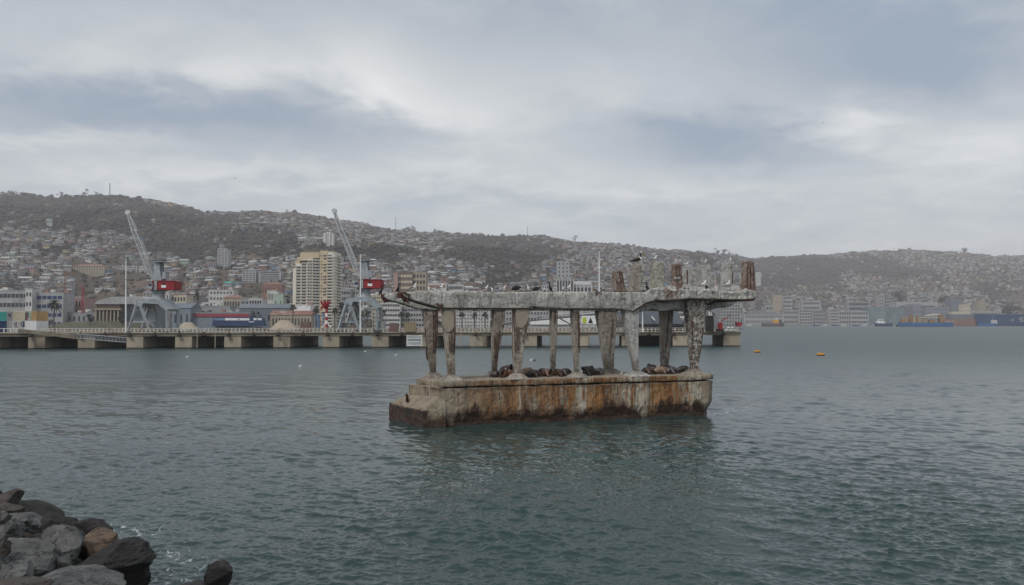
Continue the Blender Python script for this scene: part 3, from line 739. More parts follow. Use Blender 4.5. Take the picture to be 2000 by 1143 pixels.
def sea_lion(px0, px1, ytop, ybot, v, m, label, pose='lie', flip=False):
    """px0..px1: extent seen in the photo; built lying along the deck between those points"""
    q0, q1 = PV(px0, ybot, v), PV(px1, ybot, v)
    u0, u1 = (q0 - BA).dot(BU), (q1 - BA).dot(BU)
    h = (PV(px0, ytop, v).z - TOPZ)
    if flip: u0, u1 = u1, u0
    z0 = TOPZ; t = thing('sea_lion', label, 'sea lion', L((u0 + u1) / 2, v, z0), 'sea lions resting on the pier base')
    r = min(max(h * .80, .38), .56); ln = u1 - u0
    seed = int(px0 * 3 + px1) % 17; wob = (seed - 8) * .012
    def at(f, dv, z): return L(u0 + ln * f, v + dv, z0 + z)
    if pose == 'lie':
        body = [(at(0.02, .05, .10), .05), (at(.14, .02, .16), .09), (at(.30, 0, r * .72), r * .62), (at(.48, wob, r * .92), r * .92), (at(.64, wob, r * 1.0), r), (at(.78, 0, r * .85), r * .74), (at(.90, -.06, r * .55), r * .48), (at(1.0, -.10, r * .42), r * .30)]
    elif pose == 'up':   # head raised, chest lifted
        body = [(at(0.0, .05, .10), .06), (at(.16, 0, .16), .12), (at(.34, 0, r * .6), r * .55), (at(.55, 0, r * .75), r * .75), (at(.74, 0, r * .95), r * .72), (at(.86, 0, h * .62), r * .52), (at(.92, 0, h * .88), r * .34), (at(1.0, 0, h * .98), r * .16)]
    else:                # head bowed down over its chest
        body = [(at(0.0, .0, .14), .10), (at(.2, 0, .28), r * .6), (at(.42, 0, h * .42), r * .8), (at(.62, 0, h * .62), r * .62), (at(.78, 0, h * .78), r * .42), (at(.92, 0, h * .72), r * .36), (at(1.0, 0, h * .52), r * .16)]
    f1 = [body[4], (at(.66, -.30 - r * .6, .12), .07), (at(.56, -.46 - r * .6, .04), .05)]
    f2 = [body[4], (at(.66, .30 + r * .6, .12), .07), (at(.56, .46 + r * .6, .04), .05)]
    b1 = [body[1], (at(-.05, .16, .06), .05)]
    skin_body('body', [body, f1, f2, b1], None, m, t)
    return t
SL = [
 (958, 982, 724, 738, 2.6, 0, 'dark sea lion slumped at the left end beside the second rear column', 'bow', False),
 (978, 1004, 718, 736, 3.0, 1, 'big humped brown sea lion between the second pair of columns', 'lie', True),
 (982, 1003, 728, 739, 1.9, 2, 'lighter brown sea lion curled in front of the humped one', 'lie', False),
 (1018, 1048, 722, 737, 2.8, 3, 'tan backed sea lion lying right of the second front column', 'lie', True),
 (1022, 1056, 729, 741, 1.7, 0, 'dark glossy sea lion lying near the deck edge before the tan backed one', 'lie', False),
 (1045, 1070, 723, 738, 3.0, 1, 'brown sea lion wedged upright behind the middle of the sleeping row', 'lie', False),
 (1058, 1080, 728, 740, 2.2, 2, 'reddish sea lion stretched in front of the slim rear column', 'lie', True),
 (1072, 1102, 725, 740, 1.9, 1, 'long brown sea lion sprawled just right of the slim rear column', 'lie', False),
 (1090, 1122, 724, 737, 2.4, 0, 'dark brown sea lion resting against the slim front column', 'lie', True),
 (1136, 1164, 713, 735, 2.2, 0, 'black sea lion sitting up with bowed head right of the slim front column', 'bow', True),
 (1154, 1179, 722, 734, 2.4, 4, 'grey black sea lion lying behind the one with bowed head', 'lie', False),
 (1251, 1284, 723, 736, 1.8, 1, 'brown sea lion lying beside the foot of the pale column', 'lie', True),
 (1288, 1265, 710, 730, 2.8, 0, 'sea lion pointing its nose up into the air', 'up', False),
 (1270, 1306, 722, 736, 1.9, 3, 'tan streaked sea lion lying in the middle of the right hand group', 'lie', False),
 (1282, 1326, 719, 733, 2.9, 0, 'dark sea lion lying in front of the last rear column', 'lie', False),
 (1300, 1328, 725, 737, 1.8, 4, 'grey sea lion near the deck edge left of the pitted column', 'lie', True),
 (1316, 1350, 721, 735, 2.5, 0, 'rightmost dark sea lion tucked against the pitted column', 'lie', False)]
for a, b_, yt, yb, v, mi, lab, pose, fl in SL: sea_lion(a, b_, yt, yb, v, FUR[mi], lab, pose, fl)

# ------------------------------------------------------------------ birds
simple('gull_white', (.85, .85, .83)); simple('gull_grey', (.07, .07, .08)); simple('bird_black', (.012, .013, .016)); simple('beak_yellow', (.45, .28, .06)); simple('bird_brown', (.10, .07, .05))
def bird(px, ytop, ybot, v, kind, label, face=1, cat=None, zfix=None):
    foot = PV(px, ybot, v); h = (PV(px, ytop, v).z - foot.z) * 1.35
    name = {'gull': 'gull', 'cormorant': 'cormorant', 'pelican': 'pelican', 'lump': 'cormorant'}[kind]
    t = thing(name, label, name, foot, {'gull': 'gulls perched on the ruined pier', 'cormorant': 'cormorants perched on the ruined pier', 'lump': 'cormorants perched on the ruined pier'}.get(kind))
    f = BU * face; up = Vector((0, 0, 1))
    def q(a, z): return foot + f * (a * h) + up * (z * h)
    if kind == 'gull':
        mats = [M['gull_white'], M['gull_grey'], M['beak_yellow']]
        mb = MB(); mb.path([q(-.50, .36), q(-.28, .40), q(-.05, .45), q(.12, .56), q(.17, .72), q(.20, .84), q(.27, .88), q(.36, .86), q(.45, .83)],
                           [h * r for r in (.03, .09, .17, .16, .09, .085, .09, .035, .012)], 10, ms=[0, 0, 0, 0, 0, 0, 2, 2]); mb.build('body', mats, t, True)
        for s in (-1, 1):
            w = MB(); o_ = BV * (s * h * .13); w.path([q(.10, .56) + o_, q(-.15, .50) + o_ * 1.2, q(-.42, .40) + o_ * .8, q(-.62, .32) + o_ * .4], [h * r for r in (.07, .11, .07, .015)], 8, flat=.6); w.build('wing', M['gull_grey'], t, True)
    elif kind == 'pelican':
        mats = [M['bird_brown'], M['gull_white'], M['beak_yellow'], M['bird_black']]
        mb = MB(); mb.path([q(-.62, .22), q(-.38, .28), q(-.10, .36), q(.12, .42), q(.22, .52), q(.24, .64), q(.17, .78), q(.20, .90), q(.30, .93), q(.42, .80), q(.60, .56)],
                           [h * r for r in (.03, .10, .18, .16, .09, .06, .05, .055, .06, .04, .015)], 10, ms=[0, 0, 0, 1, 3, 3, 3, 1, 2, 2]); mb.build('body', mats, t, True)
        for s in (-1, 1):
            w = MB(); o_ = BV * (s * h * .15); w.path([q(.08, .44) + o_, q(-.20, .38) + o_ * 1.2, q(-.50, .26) + o_ * .8, q(-.74, .16) + o_ * .3], [h * r for r in (.08, .12, .08, .02)], 8, flat=.6); w.build('wing', M['bird_black'], t, True)
    elif kind == 'cormorant':
        mb = MB(); mb.path([q(-.30, .02), q(-.20, .16), q(-.08, .34), q(.02, .54), q(.04, .70), q(.02, .82), q(.05, .93), q(.14, .96), q(.30, .94)],
                           [h * r for r in (.04, .09, .14, .12, .06, .05, .06, .05, .012)], 10); mb.build('body', M['bird_black'], t, True)
        for s in (-1, 1):
            w = MB(); o_ = BV * (s * h * .11); w.path([q(.0, .55) + o_, q(-.10, .36) + o_ * 1.2, q(-.26, .12) + o_ * .6], [h * r for r in (.05, .09, .02)], 8, flat=.6); w.build('wing', M['bird_black'], t, True)
    else:      # crouched, wings hunched
        mb = MB(); mb.path([q(-.7, .3), q(-.4, .45), q(0, .6), q(.35, .55), q(.55, .7), q(.8, .62)], [h * r for r in (.06, .3, .42, .3, .16, .03)], 10); mb.build('body', M['bird_black'], t, True)
    l = MB()
    for s in (-1, 1):
        a = foot + BV * (s * h * .07); l.path([q(0, .36) + BV * (s * h * .07), a], [h * .018] * 2, 5)
    l.build('legs', M['beak_yellow'] if kind != 'cormorant' else M['bird_black'], t)
    return t
bird(1246, 497, 516.5, .8, 'pelican', 'large dark pelican with white neck standing on a flared column stub')
bird(1279, 502, 513, 1.2, 'gull', 'gull on top of the stub right of the pelican', -1 if False else 1)
bird(1341, 514, 524, 3.4, 'gull', 'gull crouching on the pale stub behind the rust eaten one')
bird(1377, 509, 518.5, 3.4, 'gull', 'gull on the third stub from the right end')
bird(1428, 505, 513.5, 3.4, 'gull', 'gull on the second stub from the right end, seen from behind', -1)
bird(1264, 556, 572, 1.0, 'cormorant', 'dark bird standing at the foot of two column stubs on the beam end', -1)
bird(1374, 552, 566, 2.0, 'gull', 'gull hidden at the foot of the third stub from the right end')
bird(1421, 552, 566, 2.0, 'gull', 'gull standing at the foot of the second stub from the right end')
bird(745, 562, 577, VB + .3, 'cormorant', 'black cormorant on the broken left tip of the rear beam')
bird(778, 558, 572, .8, 'cormorant', 'black cormorant on the rusty left tip of the front beam')
bird(808, 557, 570, .8, 'gull', 'white headed gull leaning forward, nearest the left tip of the front beam')
bird(839, 561, 570, .8, 'gull', 'small pale gull between two darker birds near the beam left end', -1)
bird(861, 558, 570, .8, 'gull', 'dark winged gull above the first front column')
bird(949, 560, 570, .8, 'gull', 'first white gull of the pair left of the chipped beam edge')
bird(962, 563, 571, .8, 'gull', 'smaller gull of the pair above the rust cracked beam edge', -1)
bird(984, 561, 571, .8, 'gull', 'gull standing upright over the long crack in the beam')
bird(1008, 560, 570, .8, 'lump', 'hunched black bird resting on the beam above the second front column')
bird(1033, 560, 570, .8, 'gull', 'white gull right of the hunched black bird', -1)
bird(1047, 562, 570, .8, 'lump', 'small dark bird settled on the beam right of a white gull')
bird(1061, 564, 571, .8, 'gull', 'resting white gull left of the tall black cormorant')
bird(1074, 556, 571, .8, 'cormorant', 'tall black cormorant standing alone on the middle of the beam', -1)
bird(1099, 562, 570, .8, 'gull', 'left gull of the pair right of the tall cormorant')
bird(1110, 559, 570, .8, 'gull', 'right taller gull of the pair right of the tall cormorant')
t = bird(1213, 729, 735, 1.2, 'gull', 'white gull standing on the base deck left of the pale column')
# birds on the wing
def flyer(px, py, D, label):
    c = P(px, py, D); t = thing('flying_gull', label, 'gull', c)
    mb = MB(); mb.path([c + Vector((-.35, 0, 0)), c, c + Vector((.3, 0, .03)), c + Vector((.42, 0, .02))], [.03, .09, .05, .01], 8); mb.build('body', M['bird_black'], t, True)
    for s in (-1, 1):
        w = MB(); w.path([c, c + Vector((s * .35, s * .3, .12)), c + Vector((s * .75, s * .5, -.02))], [.07, .06, .01], 6, flat=.25); w.build('wing', M['bird_black'], t, True)
flyer(459, 349, 300, 'lone bird flying above the hills left of the tall cream tower')
flyer(1607, 240, 320, 'tiny bird flying high in the clouds on the right')
# birds resting on the water
def floater(px, py, label, dark=False):
    c = W(px, py, .02); t = thing('swimming_gull', label, 'gull', c, 'birds floating on the harbour water')
    k = .62
    mb = MB(); mb.path([c + Vector((-.45 * k, 0, .22)), c + Vector((-.2 * k, 0, .12)), c + Vector((.1 * k, 0, .12)), c + Vector((.28 * k, 0, .2)), c + Vector((.30 * k, 0, .42)), c + Vector((.42 * k, 0, .46)), c + Vector((.55 * k, 0, .43))], [r * k for r in (.03, .16, .19, .12, .07, .06, .01)], 8)
    mb.build('body', M['bird_black' if dark else 'gull_white'], t, True)
floater(713, 688, 'white bird floating right of the second crane, near the quay wall')
floater(773, 695, 'white bird floating left of the ruined pier')
floater(365, 699, 'white bird floating beyond the left part of the quay')
floater(1037, 705, 'white bird floating behind the ruin between its second and third columns')
floater(1044, 705.5, 'dark bird floating just right of a white one behind the ruin', True)
floater(586, 717, 'tiny white bird floating midway between quay and camera')
floater(714, 706 - 17, 'dark bird floating beside the white one near the quay', True) if False else None
# buoys
for px, py, s, lab in ((1479, 688.5, 1.5, 'small yellow mooring buoy nearer the far quay end'), (1603, 694.5, 1.75, 'larger yellow mooring buoy floating farther right')):
    c = W(px, py); t = thing('buoy', lab, 'buoy', c, 'yellow mooring buoys')
    mb = MB(); mb.path([c + Vector((0, 0, -.3)), c + Vector((0, 0, .15)), c + Vector((0, 0, .5)), c + Vector((0, 0, .56))], [s * .46, s * .5, s * .48, s * .2], 20); mb.build('float', M['yellow'], t)
    mb = MB(); mb.path([c + Vector((0, 0, -.1)), c + Vector((0, 0, .2))], [s * .51, s * .51], 20); mb.build('rubber_band', M['rebar'], t)
    mb = MB(); mb.path([c + Vector((0, 0, .5)), c + Vector((0, 0, .75))], [.07, .07], 8); mb.build('mooring_eye', M['rebar'], t)

# ------------------------------------------------------------------ shore rocks
def rock_mat(name, c1, c2, spot=None):
    m, T, b = new_mat(name); p = pos(T)
    col = T.ramp(T.noise(p, 1.6, 8, .7), [(.32, c1), (.68, c2)])
    col = T.mix(T.ramp(T.noise(T.vmath('ADD', p, (4, 9, 3)), 5.5, 6, .75), [(.55, 0.0), (.7, .6)]), col, tuple(x * .35 for x in c1))
    ck = T.math('ABSOLUTE', T.math('SUBTRACT', T.noise(T.vmath('ADD', p, (7, 3, 1)), 1.1, 6, .62, .3), .5))
    col = T.mix(T.ramp(ck, [(.0, .9), (.010, .5), (.02, 0.0)]), col, (.012, .011, .010))
    if spot: col = T.mix(T.ramp(T.noise(T.vmath('ADD', p, (2, 1, 8)), 1.1, 5, .7), [(.56, 0.0), (.64, .8)]), col, spot)
    z = T.sep(p)[2]
    wet = T.math('MULTIPLY_ADD', T.math('SUBTRACT', T.noise(p, .9, 5, .7), .5), 1.6, T.math('SUBTRACT', .75, z))
    wm = T.ramp(wet, [(0.0, 0.0), (.3, 1.0)]); col = T.mix(wm, col, (.012, .010, .009))
    T.put(b.inputs['Base Color'], col); T.put(b.inputs['Roughness'], T.ramp(wet, [(0.0, .85), (.35, .35)]))
    bn = T.node('ShaderNodeBump'); bn.inputs['Distance'].default_value = .22; bn.inputs['Strength'].default_value = 1.0
    T.put(bn.inputs['Height'], T.noise(p, 4.0, 9, .76)); T.put(b.inputs['Normal'], bn.outputs[0])
    return m
RK = [rock_mat('grey_rock', (.05, .05, .052), (.24, .24, .235)), rock_mat('dark_rock', (.014, .013, .014), (.045, .042, .040)),
      rock_mat('tan_rock', (.13, .09, .06), (.24, .17, .115), (.03, .02, .015)), rock_mat('brown_rock', (.045, .037, .033), (.14, .115, .10)),
      rock_mat('lichen_rock', (.055, .055, .055), (.11, .11, .11), (.26, .17, .04)), rock_mat('purple_rock', (.035, .028, .032), (.07, .055, .06))]
def boulder(px, py, wpx, hpx, z, mi, label, depth=1.0, tilt=0, seed=0, cat='rock', flatness=1.0):
    c = W(px, py, z); D = c.y; a = wpx / FPX * D; h = hpx / FPX * D
    rg = random.Random(seed * 91 + 7); bm = bmesh.new(); bmesh.ops.create_icosphere(bm, subdivisions=5, radius=1)
    planes = []
    for k in range(20):
        n = Vector((rg.gauss(0, 1), rg.gauss(0, 1), rg.gauss(0, .8))).normalized(); planes.append((n, rg.uniform(.55, .84)))
    rot = Matrix.Rotation(math.radians(tilt), 3, 'Y') @ Matrix.Rotation(rg.uniform(-.4, .4), 3, 'Z')
    for v in bm.verts:
        p = v.co.copy()
        for n, d in planes:
            e = p.dot(n) - d
            if e > 0: p -= n * e * .99
        f = mnoise.fractal(p * 1.5 + Vector((seed * 3.1, 0, 0)), 1.0, 2.0, 4) * .07 - abs(mnoise.fractal(p * 3.3 + Vector((seed, 5, 0)), 1.0, 2.0, 5)) * .085 + mnoise.fractal(p * 11 + Vector((seed, 5, 0)), 1.0, 2.0, 3) * .018
        p *= 1.32 * (1 + f)
        p = Vector((p.x * a, p.y * a * depth, p.z * h * flatness)); v.co = rot @ p
    me = bpy.data.meshes.new('rock'); bm.to_mesh(me); bm.free(); me.materials.append(RK[mi])
    o = bpy.data.objects.new('rock', me); COL.objects.link(o); o.location = c
    tag(o, label, 'rock', 'boulders of the shore'); return o
RL = [
 (16, 978, 25, 16, .8, 3, 'dark brown boulder farthest back at the left frame edge', 1.0, -15),
 (75, 1005, 44, 15, .5, 1, 'long flat black boulder behind the pile with ragged top', .8, 22),
 (122, 1020, 26, 10, .35, 5, 'low dark reddish weed covered rock at the water behind the pile', .9, 15),
 (15, 1004, 30, 20, 1.0, 3, 'smooth brown grey boulder sloping right at the left edge', 1.0, 24),
 (50, 1022, 38, 19, 1.1, 0, 'grey boulder with a flat sloping top, upper left of the pile', 1.0, 12),
 (100, 1030, 30, 24, .9, 1, 'dark boulder wedged behind the yellow lichen spot', 1.0, 5),
 (8, 1012, 14, 11, 1.6, 0, 'pale small stone on top at the left edge', 1.0, 0),
 (20, 1040, 24, 26, 1.5, 0, 'light grey boulder standing at the left edge', 1.0, 20),
 (6, 1072, 17, 18, 1.9, 3, 'olive brown boulder at the left edge above the big grey ones', 1.0, 0),
 (60, 1094, 60, 40, 1.35, 0, 'largest grey boulder with a pale crest, low left', 1.0, 10),
 (124, 1066, 38, 38, 1.15, 0, 'wedge shaped grey boulder left of the tan one', 1.0, -35),
 (189, 1067, 42, 26, .85, 2, 'tan brown boulder amid grey ones', 1.0, 6),
 (176, 1031, 32, 19, .5, 5, 'dark purplish boulder by the water above the tan one', 1.0, 10),
 (128, 1102, 14, 16, 1.2, 4, 'small rock covered in orange yellow lichen', 1.0, 0),
 (122, 1030, 8, 6, 1.2, 4, 'tiny stone with a pale yellow lichen cap', 1.0, 0),
 (222, 1100, 86, 30, .75, 1, 'big black wet slab rising to the right at the waterline', .8, -16),
 (246, 1125, 48, 34, .3, 1, 'black block under the wet slab at the water edge', .9, 0),
 (150, 1140, 95, 18, 1.4, 0, 'long grey boulder along the bottom edge', .8, 3),
 (32, 1124, 36, 22, 1.9, 0, 'light bluish grey boulder in the bottom left corner', 1.0, 20),
 (45, 1145, 40, 15, 2.1, 3, 'olive grey stone cut by the bottom frame edge at the left', 1.0, 0),
 (426, 1124, 30, 28, .25, 3, 'lone jagged dark rock sticking out of the water', .9, -20),
 (375, 1148, 34, 8, .0, 1, 'low wet rock barely above water left of the lone jagged one', .9, 0),
 (245, 1062, 14, 8, .25, 1, 'small black rock awash right of the tan boulder', 1.0, 0),
 (92, 1062, 30, 20, .9, 1, 'black boulder in the gap above the largest grey one', 1.0, 0)]
for k, (px, py, w, h, z, mi, lab, dp, ti) in enumerate(RL): boulder(px, py, w, h, z, mi, lab, dp, ti, k + 1)
# the bank those boulders lie on
xs = np.linspace(-45, 2, 90); ysb = np.linspace(2, 62, 90); XX, YY = np.meshgrid(xs, ysb, indexing='ij')
edge = np.interp(YY, [2, 20, 24, 28, 33, 38, 62], [-7.5, -9.6, -11.8, -14.8, -20.5, -26.5, -50])
ZZ = np.clip((edge - XX) * .42 - .7, -2.5, 3.4) + (fbm(XX / 1.6, YY / 1.6, 4, 61) - .5) * .9
bank = grid_mesh('rocky_bank', XX, YY, ZZ, RK[1]); tag(bank, kind='structure')

# small broken stones lodged between the boulders
bm = bmesh.new(); bmesh.ops.create_icosphere(bm, subdivisions=2, radius=1); SV = np.array([v.co[:] for v in bm.verts]); SF = [tuple(q.index for q in f.verts) for f in bm.faces]; bm.free()
rg = random.Random(44); mb = MB()
for k in range(330):
    y = rg.uniform(19, 37); e = float(np.interp(y, [2, 20, 24, 28, 33, 38, 62], [-7.5, -9.6, -11.8, -14.8, -20.5, -26.5, -50])); x = e - rg.uniform(-.5, 5.0)
    z = min(max((e - x) * .42 - .7, -.3), 3.2) + rg.uniform(.0, .45); s = rg.uniform(.10, .34); V = SV.copy()
    for j in range(7):
        n = np.array([rg.gauss(0, 1) for _ in range(3)]); n /= np.linalg.norm(n); d = V @ n - rg.uniform(.4, .8); V -= np.outer(np.clip(d, 0, None), n)
    V = V * np.array([s * rg.uniform(.8, 1.8), s, s * rg.uniform(.6, 1.0)]) + np.array([x, y, z]); mb.add(V.tolist(), SF, rg.choice([0, 0, 1, 2]))
o = mb.build('shore_rubble', [RK[0], RK[1], RK[3]]); tag(o, kind='stuff')
# ------------------------------------------------------------------ the long working pier behind
M['pier'] = mat('pier_concrete', (.20, .175, .135), .9, .35, .35, stretch=(1, 1, .5), c2=(.09, .06, .042))
M['pier_block'] = mat('pier_block_concrete', (.34, .29, .22), .9, .3, .25, stretch=(1, 1, .35), c2=(.14, .11, .08))
M['soffit'] = mat('soffit_concrete', (.05, .045, .04), .95, .3, .3)
PA, PB = W(-260, 683), W(1447, 676.5)
PU = Vector((PB.x - PA.x, PB.y - PA.y, 0)); PLEN = PU.length; PU.normalize()
PD = Vector((160 / 1540, 1, 0)).normalized()            # the piers run back along this direction
DECK = 4.75
def pier_pt(px, back=0.0, z=0.0):     # where the sight line crosses the pier front, then back metres
    r = ray(px, 640); k = (PA.x * PU.y - PA.y * PU.x) / (r.x * PU.y - r.y * PU.x)
    q = Vector((r.x * k, r.y * k, 0)) + PD * back; q.z = z; return q
pier = thing('pier', 'long concrete quay on square piers behind the ruin, reaching half way across', 'pier', pier_pt(0))
def along(mb, px0, px1, b0, b1, z0, z1, mi=0):
    a, b_, c, d = pier_pt(px0, b0), pier_pt(px1, b0), pier_pt(px1, b1), pier_pt(px0, b1)
    lo = [Vector((q.x, q.y, z0)) for q in (a, b_, c, d)]; hi = [Vector((q.x, q.y, z1)) for q in (a, b_, c, d)]
    mb.add(lo + hi, [(3, 2, 1, 0), (4, 5, 6, 7), (0, 1, 5, 4), (1, 2, 6, 5), (2, 3, 7, 6), (3, 0, 4, 7)], mi); return mb
along(MB(), -260, 1447, .3, 25, 4.0, DECK).build('deck', M['pier'], pier)
along(MB(), -260, 1449, -.35, .3, 4.45, DECK + .02).build('deck_edge', M['pier_block'], pier)
along(MB(), -260, 1446, .0, 1.2, 3.55, 4.45).build('girder', M['pier'], pier)
along(MB(), -260, 1446, 23.5, 24.7, 3.55, 4.45).build('girder', M['pier'], pier)
blocks = [-135, -40, 55, 152, 247, 342, 438, 534, 630, 726, 821, 918, 1016, 1117, 1214, 1314, 1413]
for i, px in enumerate(blocks):
    w = 32.5
    mb = along(MB(), px, px + w, .15, 24.5, -2.5, 3.6)
    o = mb.build('pier_block', M['pier_block'], pier)
    mb = along(MB(), px - .8, px + w + .8, .05, 24.6, -.6, .28); mb.build('tide_band', M['black'], o)
# joint ledge and rust pipes under the deck
for px in (386, 421, 900, 970):
    q = pier_pt(px, -.1); mb = MB(); mb.tube(Vector((q.x, q.y, .2)), Vector((q.x, q.y, 4.4)), .16, n=8); mb.build('drain_pipe', M['pier_block'], pier)
rail = MB()
px = 72.0; prev = None
while px <= 1444:
    q = pier_pt(px, .2, DECK)
    if not (1443 < px): rail.box(q + Vector((0, 0, .55)), (.24, .2, 1.1))
    px += 7.6
for z in (.60, 1.10):
    a, b_ = pier_pt(72, .2, DECK + z), pier_pt(1444, .2, DECK + z); c = (a + b_) / 2
    rail.box(c, ((b_ - a).length, .16, .16), math.atan2(PU.y, PU.x))
rail.build('railing', simple('rail_paint', (.52, .50, .46), scale=1.5, c2=(.30, .20, .14)), pier)
mb = MB()
for px in (-40, 7, 20, 33):
    mb.box(pier_pt(px, .2, DECK + .55), (.2, .2, 1.1))
a, b_ = pier_pt(-60, .2, DECK + 1.1), pier_pt(36, .2, DECK + 1.1); mb.box((a + b_) / 2, ((b_ - a).length, .14, .14), math.atan2(PU.y, PU.x))
mb.build('railing', M['white_paint'], pier)
# gangway and ramp hanging on the quay face
def truss(name, a, b_, h, m, parent, n=10, r=.13):
    mb = MB(); up = Vector((0, 0, h))
    for o_ in (Vector((0, 0, 0)), up): mb.box((a + b_) / 2 + o_, ((b_ - a).length, .25, .22), 0) if False else mb.path([a + o_, b_ + o_], [r * 1.3] * 2, 6)
    for i in range(n + 1):
        p = a.lerp(b_, i / n); mb.tube(p, p + up, r, n=5)
        if i < n: mb.tube(p, a.lerp(b_, (i + 1) / n) + up, r * .8, n=5)
    return mb.build(name, m, parent)
gw = thing('gangway', 'grey lattice gangway sloping down the quay face at the left', 'gangway', pier_pt(35, -1))
mb = MB(); a, b_ = P(34, 646, 222), P(160, 662, 222); off = Vector((0, 2.2, 0))
mb.prism([P(34, 643, 222), P(90, 648, 222), P(158, 656, 222), P(158, 664, 222), P(90, 655, 222), P(34, 650, 222)], off); mb.build('ramp', M['pier'], gw)
truss('lattice_side', P(150, 661, 222), P(247, 669, 222), 1.25, M['mid_grey'], gw, 14)
truss('lattice_side', P(150, 661, 224), P(247, 669, 224), 1.25, M['mid_grey'], gw, 14)
gl = thing('boarding_stair', 'white lattice landing stage hanging between quay blocks left of the ruin', 'stair', P(810, 676, 226))
for k, y in enumerate((656.5, 661, 668, 675)):
    mb = MB(); mb.path([P(795, y, 226), P(824, y, 226)], [.14] * 2, 6); mb.build('rung', M['white_paint'], gl)
mb = MB()
for x in range(796, 824, 5): mb.tube(P(x, 668, 226), P(x + 4, 675, 226), .09, n=5)
for x in (795, 824): mb.tube(P(x, 655, 226), P(x, 676, 226), .14, n=5)
mb.build('frame', M['white_paint'], gl)

f0 = None
for i in range(29):
    q = pier_pt(63 + i * 48.2, -.5, 4.0); t = thing('fender', 'dark rusty fender bracket hanging on the quay edge', 'fender', q, 'fender brackets along the quay edge')
    if f0 is None:
        mb = MB(); mb.box(q + Vector((0, 0, .25)), (.35, .35, 1.1)); f0 = mb.build('bracket', M['rebar'], t)
        mb = MB(); mb.path([q + Vector((-.5, -.1, -.25)), q + Vector((.5, -.1, -.25))], [.28, .28], 10); f1 = mb.build('rubber_roll', M['black'], t)
    else:
        for f in (f0, f1): o = f.copy(); COL.objects.link(o); o.parent = t
# ---- generic px-box helpers for things standing on the quay or ashore
def pbox(mb, x0, x1, y0, y1, D, depth, mi=0, top=None):
    a = P(x0, y1, D); b_ = P(x1, y1, D); z1 = P((x0 + x1) / 2, y0, D).z; z0 = P((x0 + x1) / 2, y1, D).z
    if top is not None: z0 = top
    mb.box(((a.x + b_.x) / 2, D + depth / 2, (z0 + z1) / 2), (b_.x - a.x, depth, z1 - z0), 0, mi); return mb
# containers
cont = [(-14, 13, 609, 627, 'teal', 'teal container at the left frame edge, upper layer'), (-14, 13, 627, 645, 'navy', 'navy blue container below the teal one at the left frame edge'),
        (13.5, 25, 609, 626.5, 'mid_grey', 'dark grey container end beside the teal one, with a black mark'), (13.5, 25, 626.8, 645, 'pale_grey', 'pale grey container end under the dark grey one'),
        (25.3, 48.5, 608, 626.5, 'cream', 'cream container in the upper layer'), (25.3, 48, 626.8, 644, 'white', 'off white container with dark chevron marks and a blue corner'),
        (49, 56, 611, 626, 'dark_grey', 'narrow dark container with red and white marks'), (56.3, 61, 608, 626, 'pale_green', 'narrow green container end beside a tan one'),
        (61.5, 71, 608, 626.4, 'container_tan', 'tan container at the right end of the upper layer'), (48.3, 71, 626.8, 641, 'white_paint', 'plain white container at the lower right of the stack')]
for (x0, x1, y0, y1, m, lab) in cont:
    D = 234; t = thing('container', lab, 'container', P((x0 + x1) / 2, y1, D), 'shipping containers stacked on the quay')
    mb = MB(); pbox(mb, x0, x1, y0, y1, D, 6.0, top=None if y1 < 630 else DECK + .01)
    n = max(3, int((x1 - x0) / 1.6))
    o = mb.build('container_box', M[m], t)
    rb = MB(); a, b_ = P(x0, y1, D), P(x1, y1, D); z0 = a.z if y1 < 630 else DECK + .3; z1 = P(x0, y0, D).z
    for k in range(n): rb.box((lerp(a.x, b_.x, (k + .5) / n), D - .04, (z0 + z1) / 2), ((b_.x - a.x) / n * .5, .08, (z1 - z0) * .86))
    rb.build('corrugation', M[m], t)
    fr = MB(); 
    for z in (z0 + .12, z1 - .1): fr.box(((a.x + b_.x) / 2, D - .03, z), (b_.x - a.x, .12, .2))
    for x in (a.x + .1, b_.x - .1): fr.box((x, D - .031, (z0 + z1) / 2), (.2, .12, z1 - z0 - .36))
    fr.build('corner_frame', M[m], t)
    def mark(poly, mm, nm='mark'):
        q = MB(); q.prism([P(x, y, D - .16) for x, y in poly], (0, .03, 0)); q.build(nm, M[mm], t)
    if 'chevron' in lab:
        for dx in (0, 3.2): mark([(29 + dx, 629), (30.4 + dx, 629), (28.2 + dx, 634.5), (31.4 + dx, 640), (30 + dx, 640), (26.8 + dx, 634.5)], 'dark_grey')
        mark([(42.5, 628), (44, 628), (41.5, 633), (44, 638), (42.5, 638), (40, 633)], 'navy'); mark([(44.5, 627.5), (48, 627.5), (48, 639), (44.5, 639)], 'navy')
    if 'red and white' in lab: mark([(50, 619), (53, 619), (55.5, 624), (52.5, 624)], 'deep_red'); mark([(53, 621), (56, 621), (56, 625.5), (55, 625.5)], 'white_paint')
    if 'black mark' in lab: mark([(17, 613), (20, 613), (20.5, 617), (18.5, 618), (16.6, 617)], 'black')

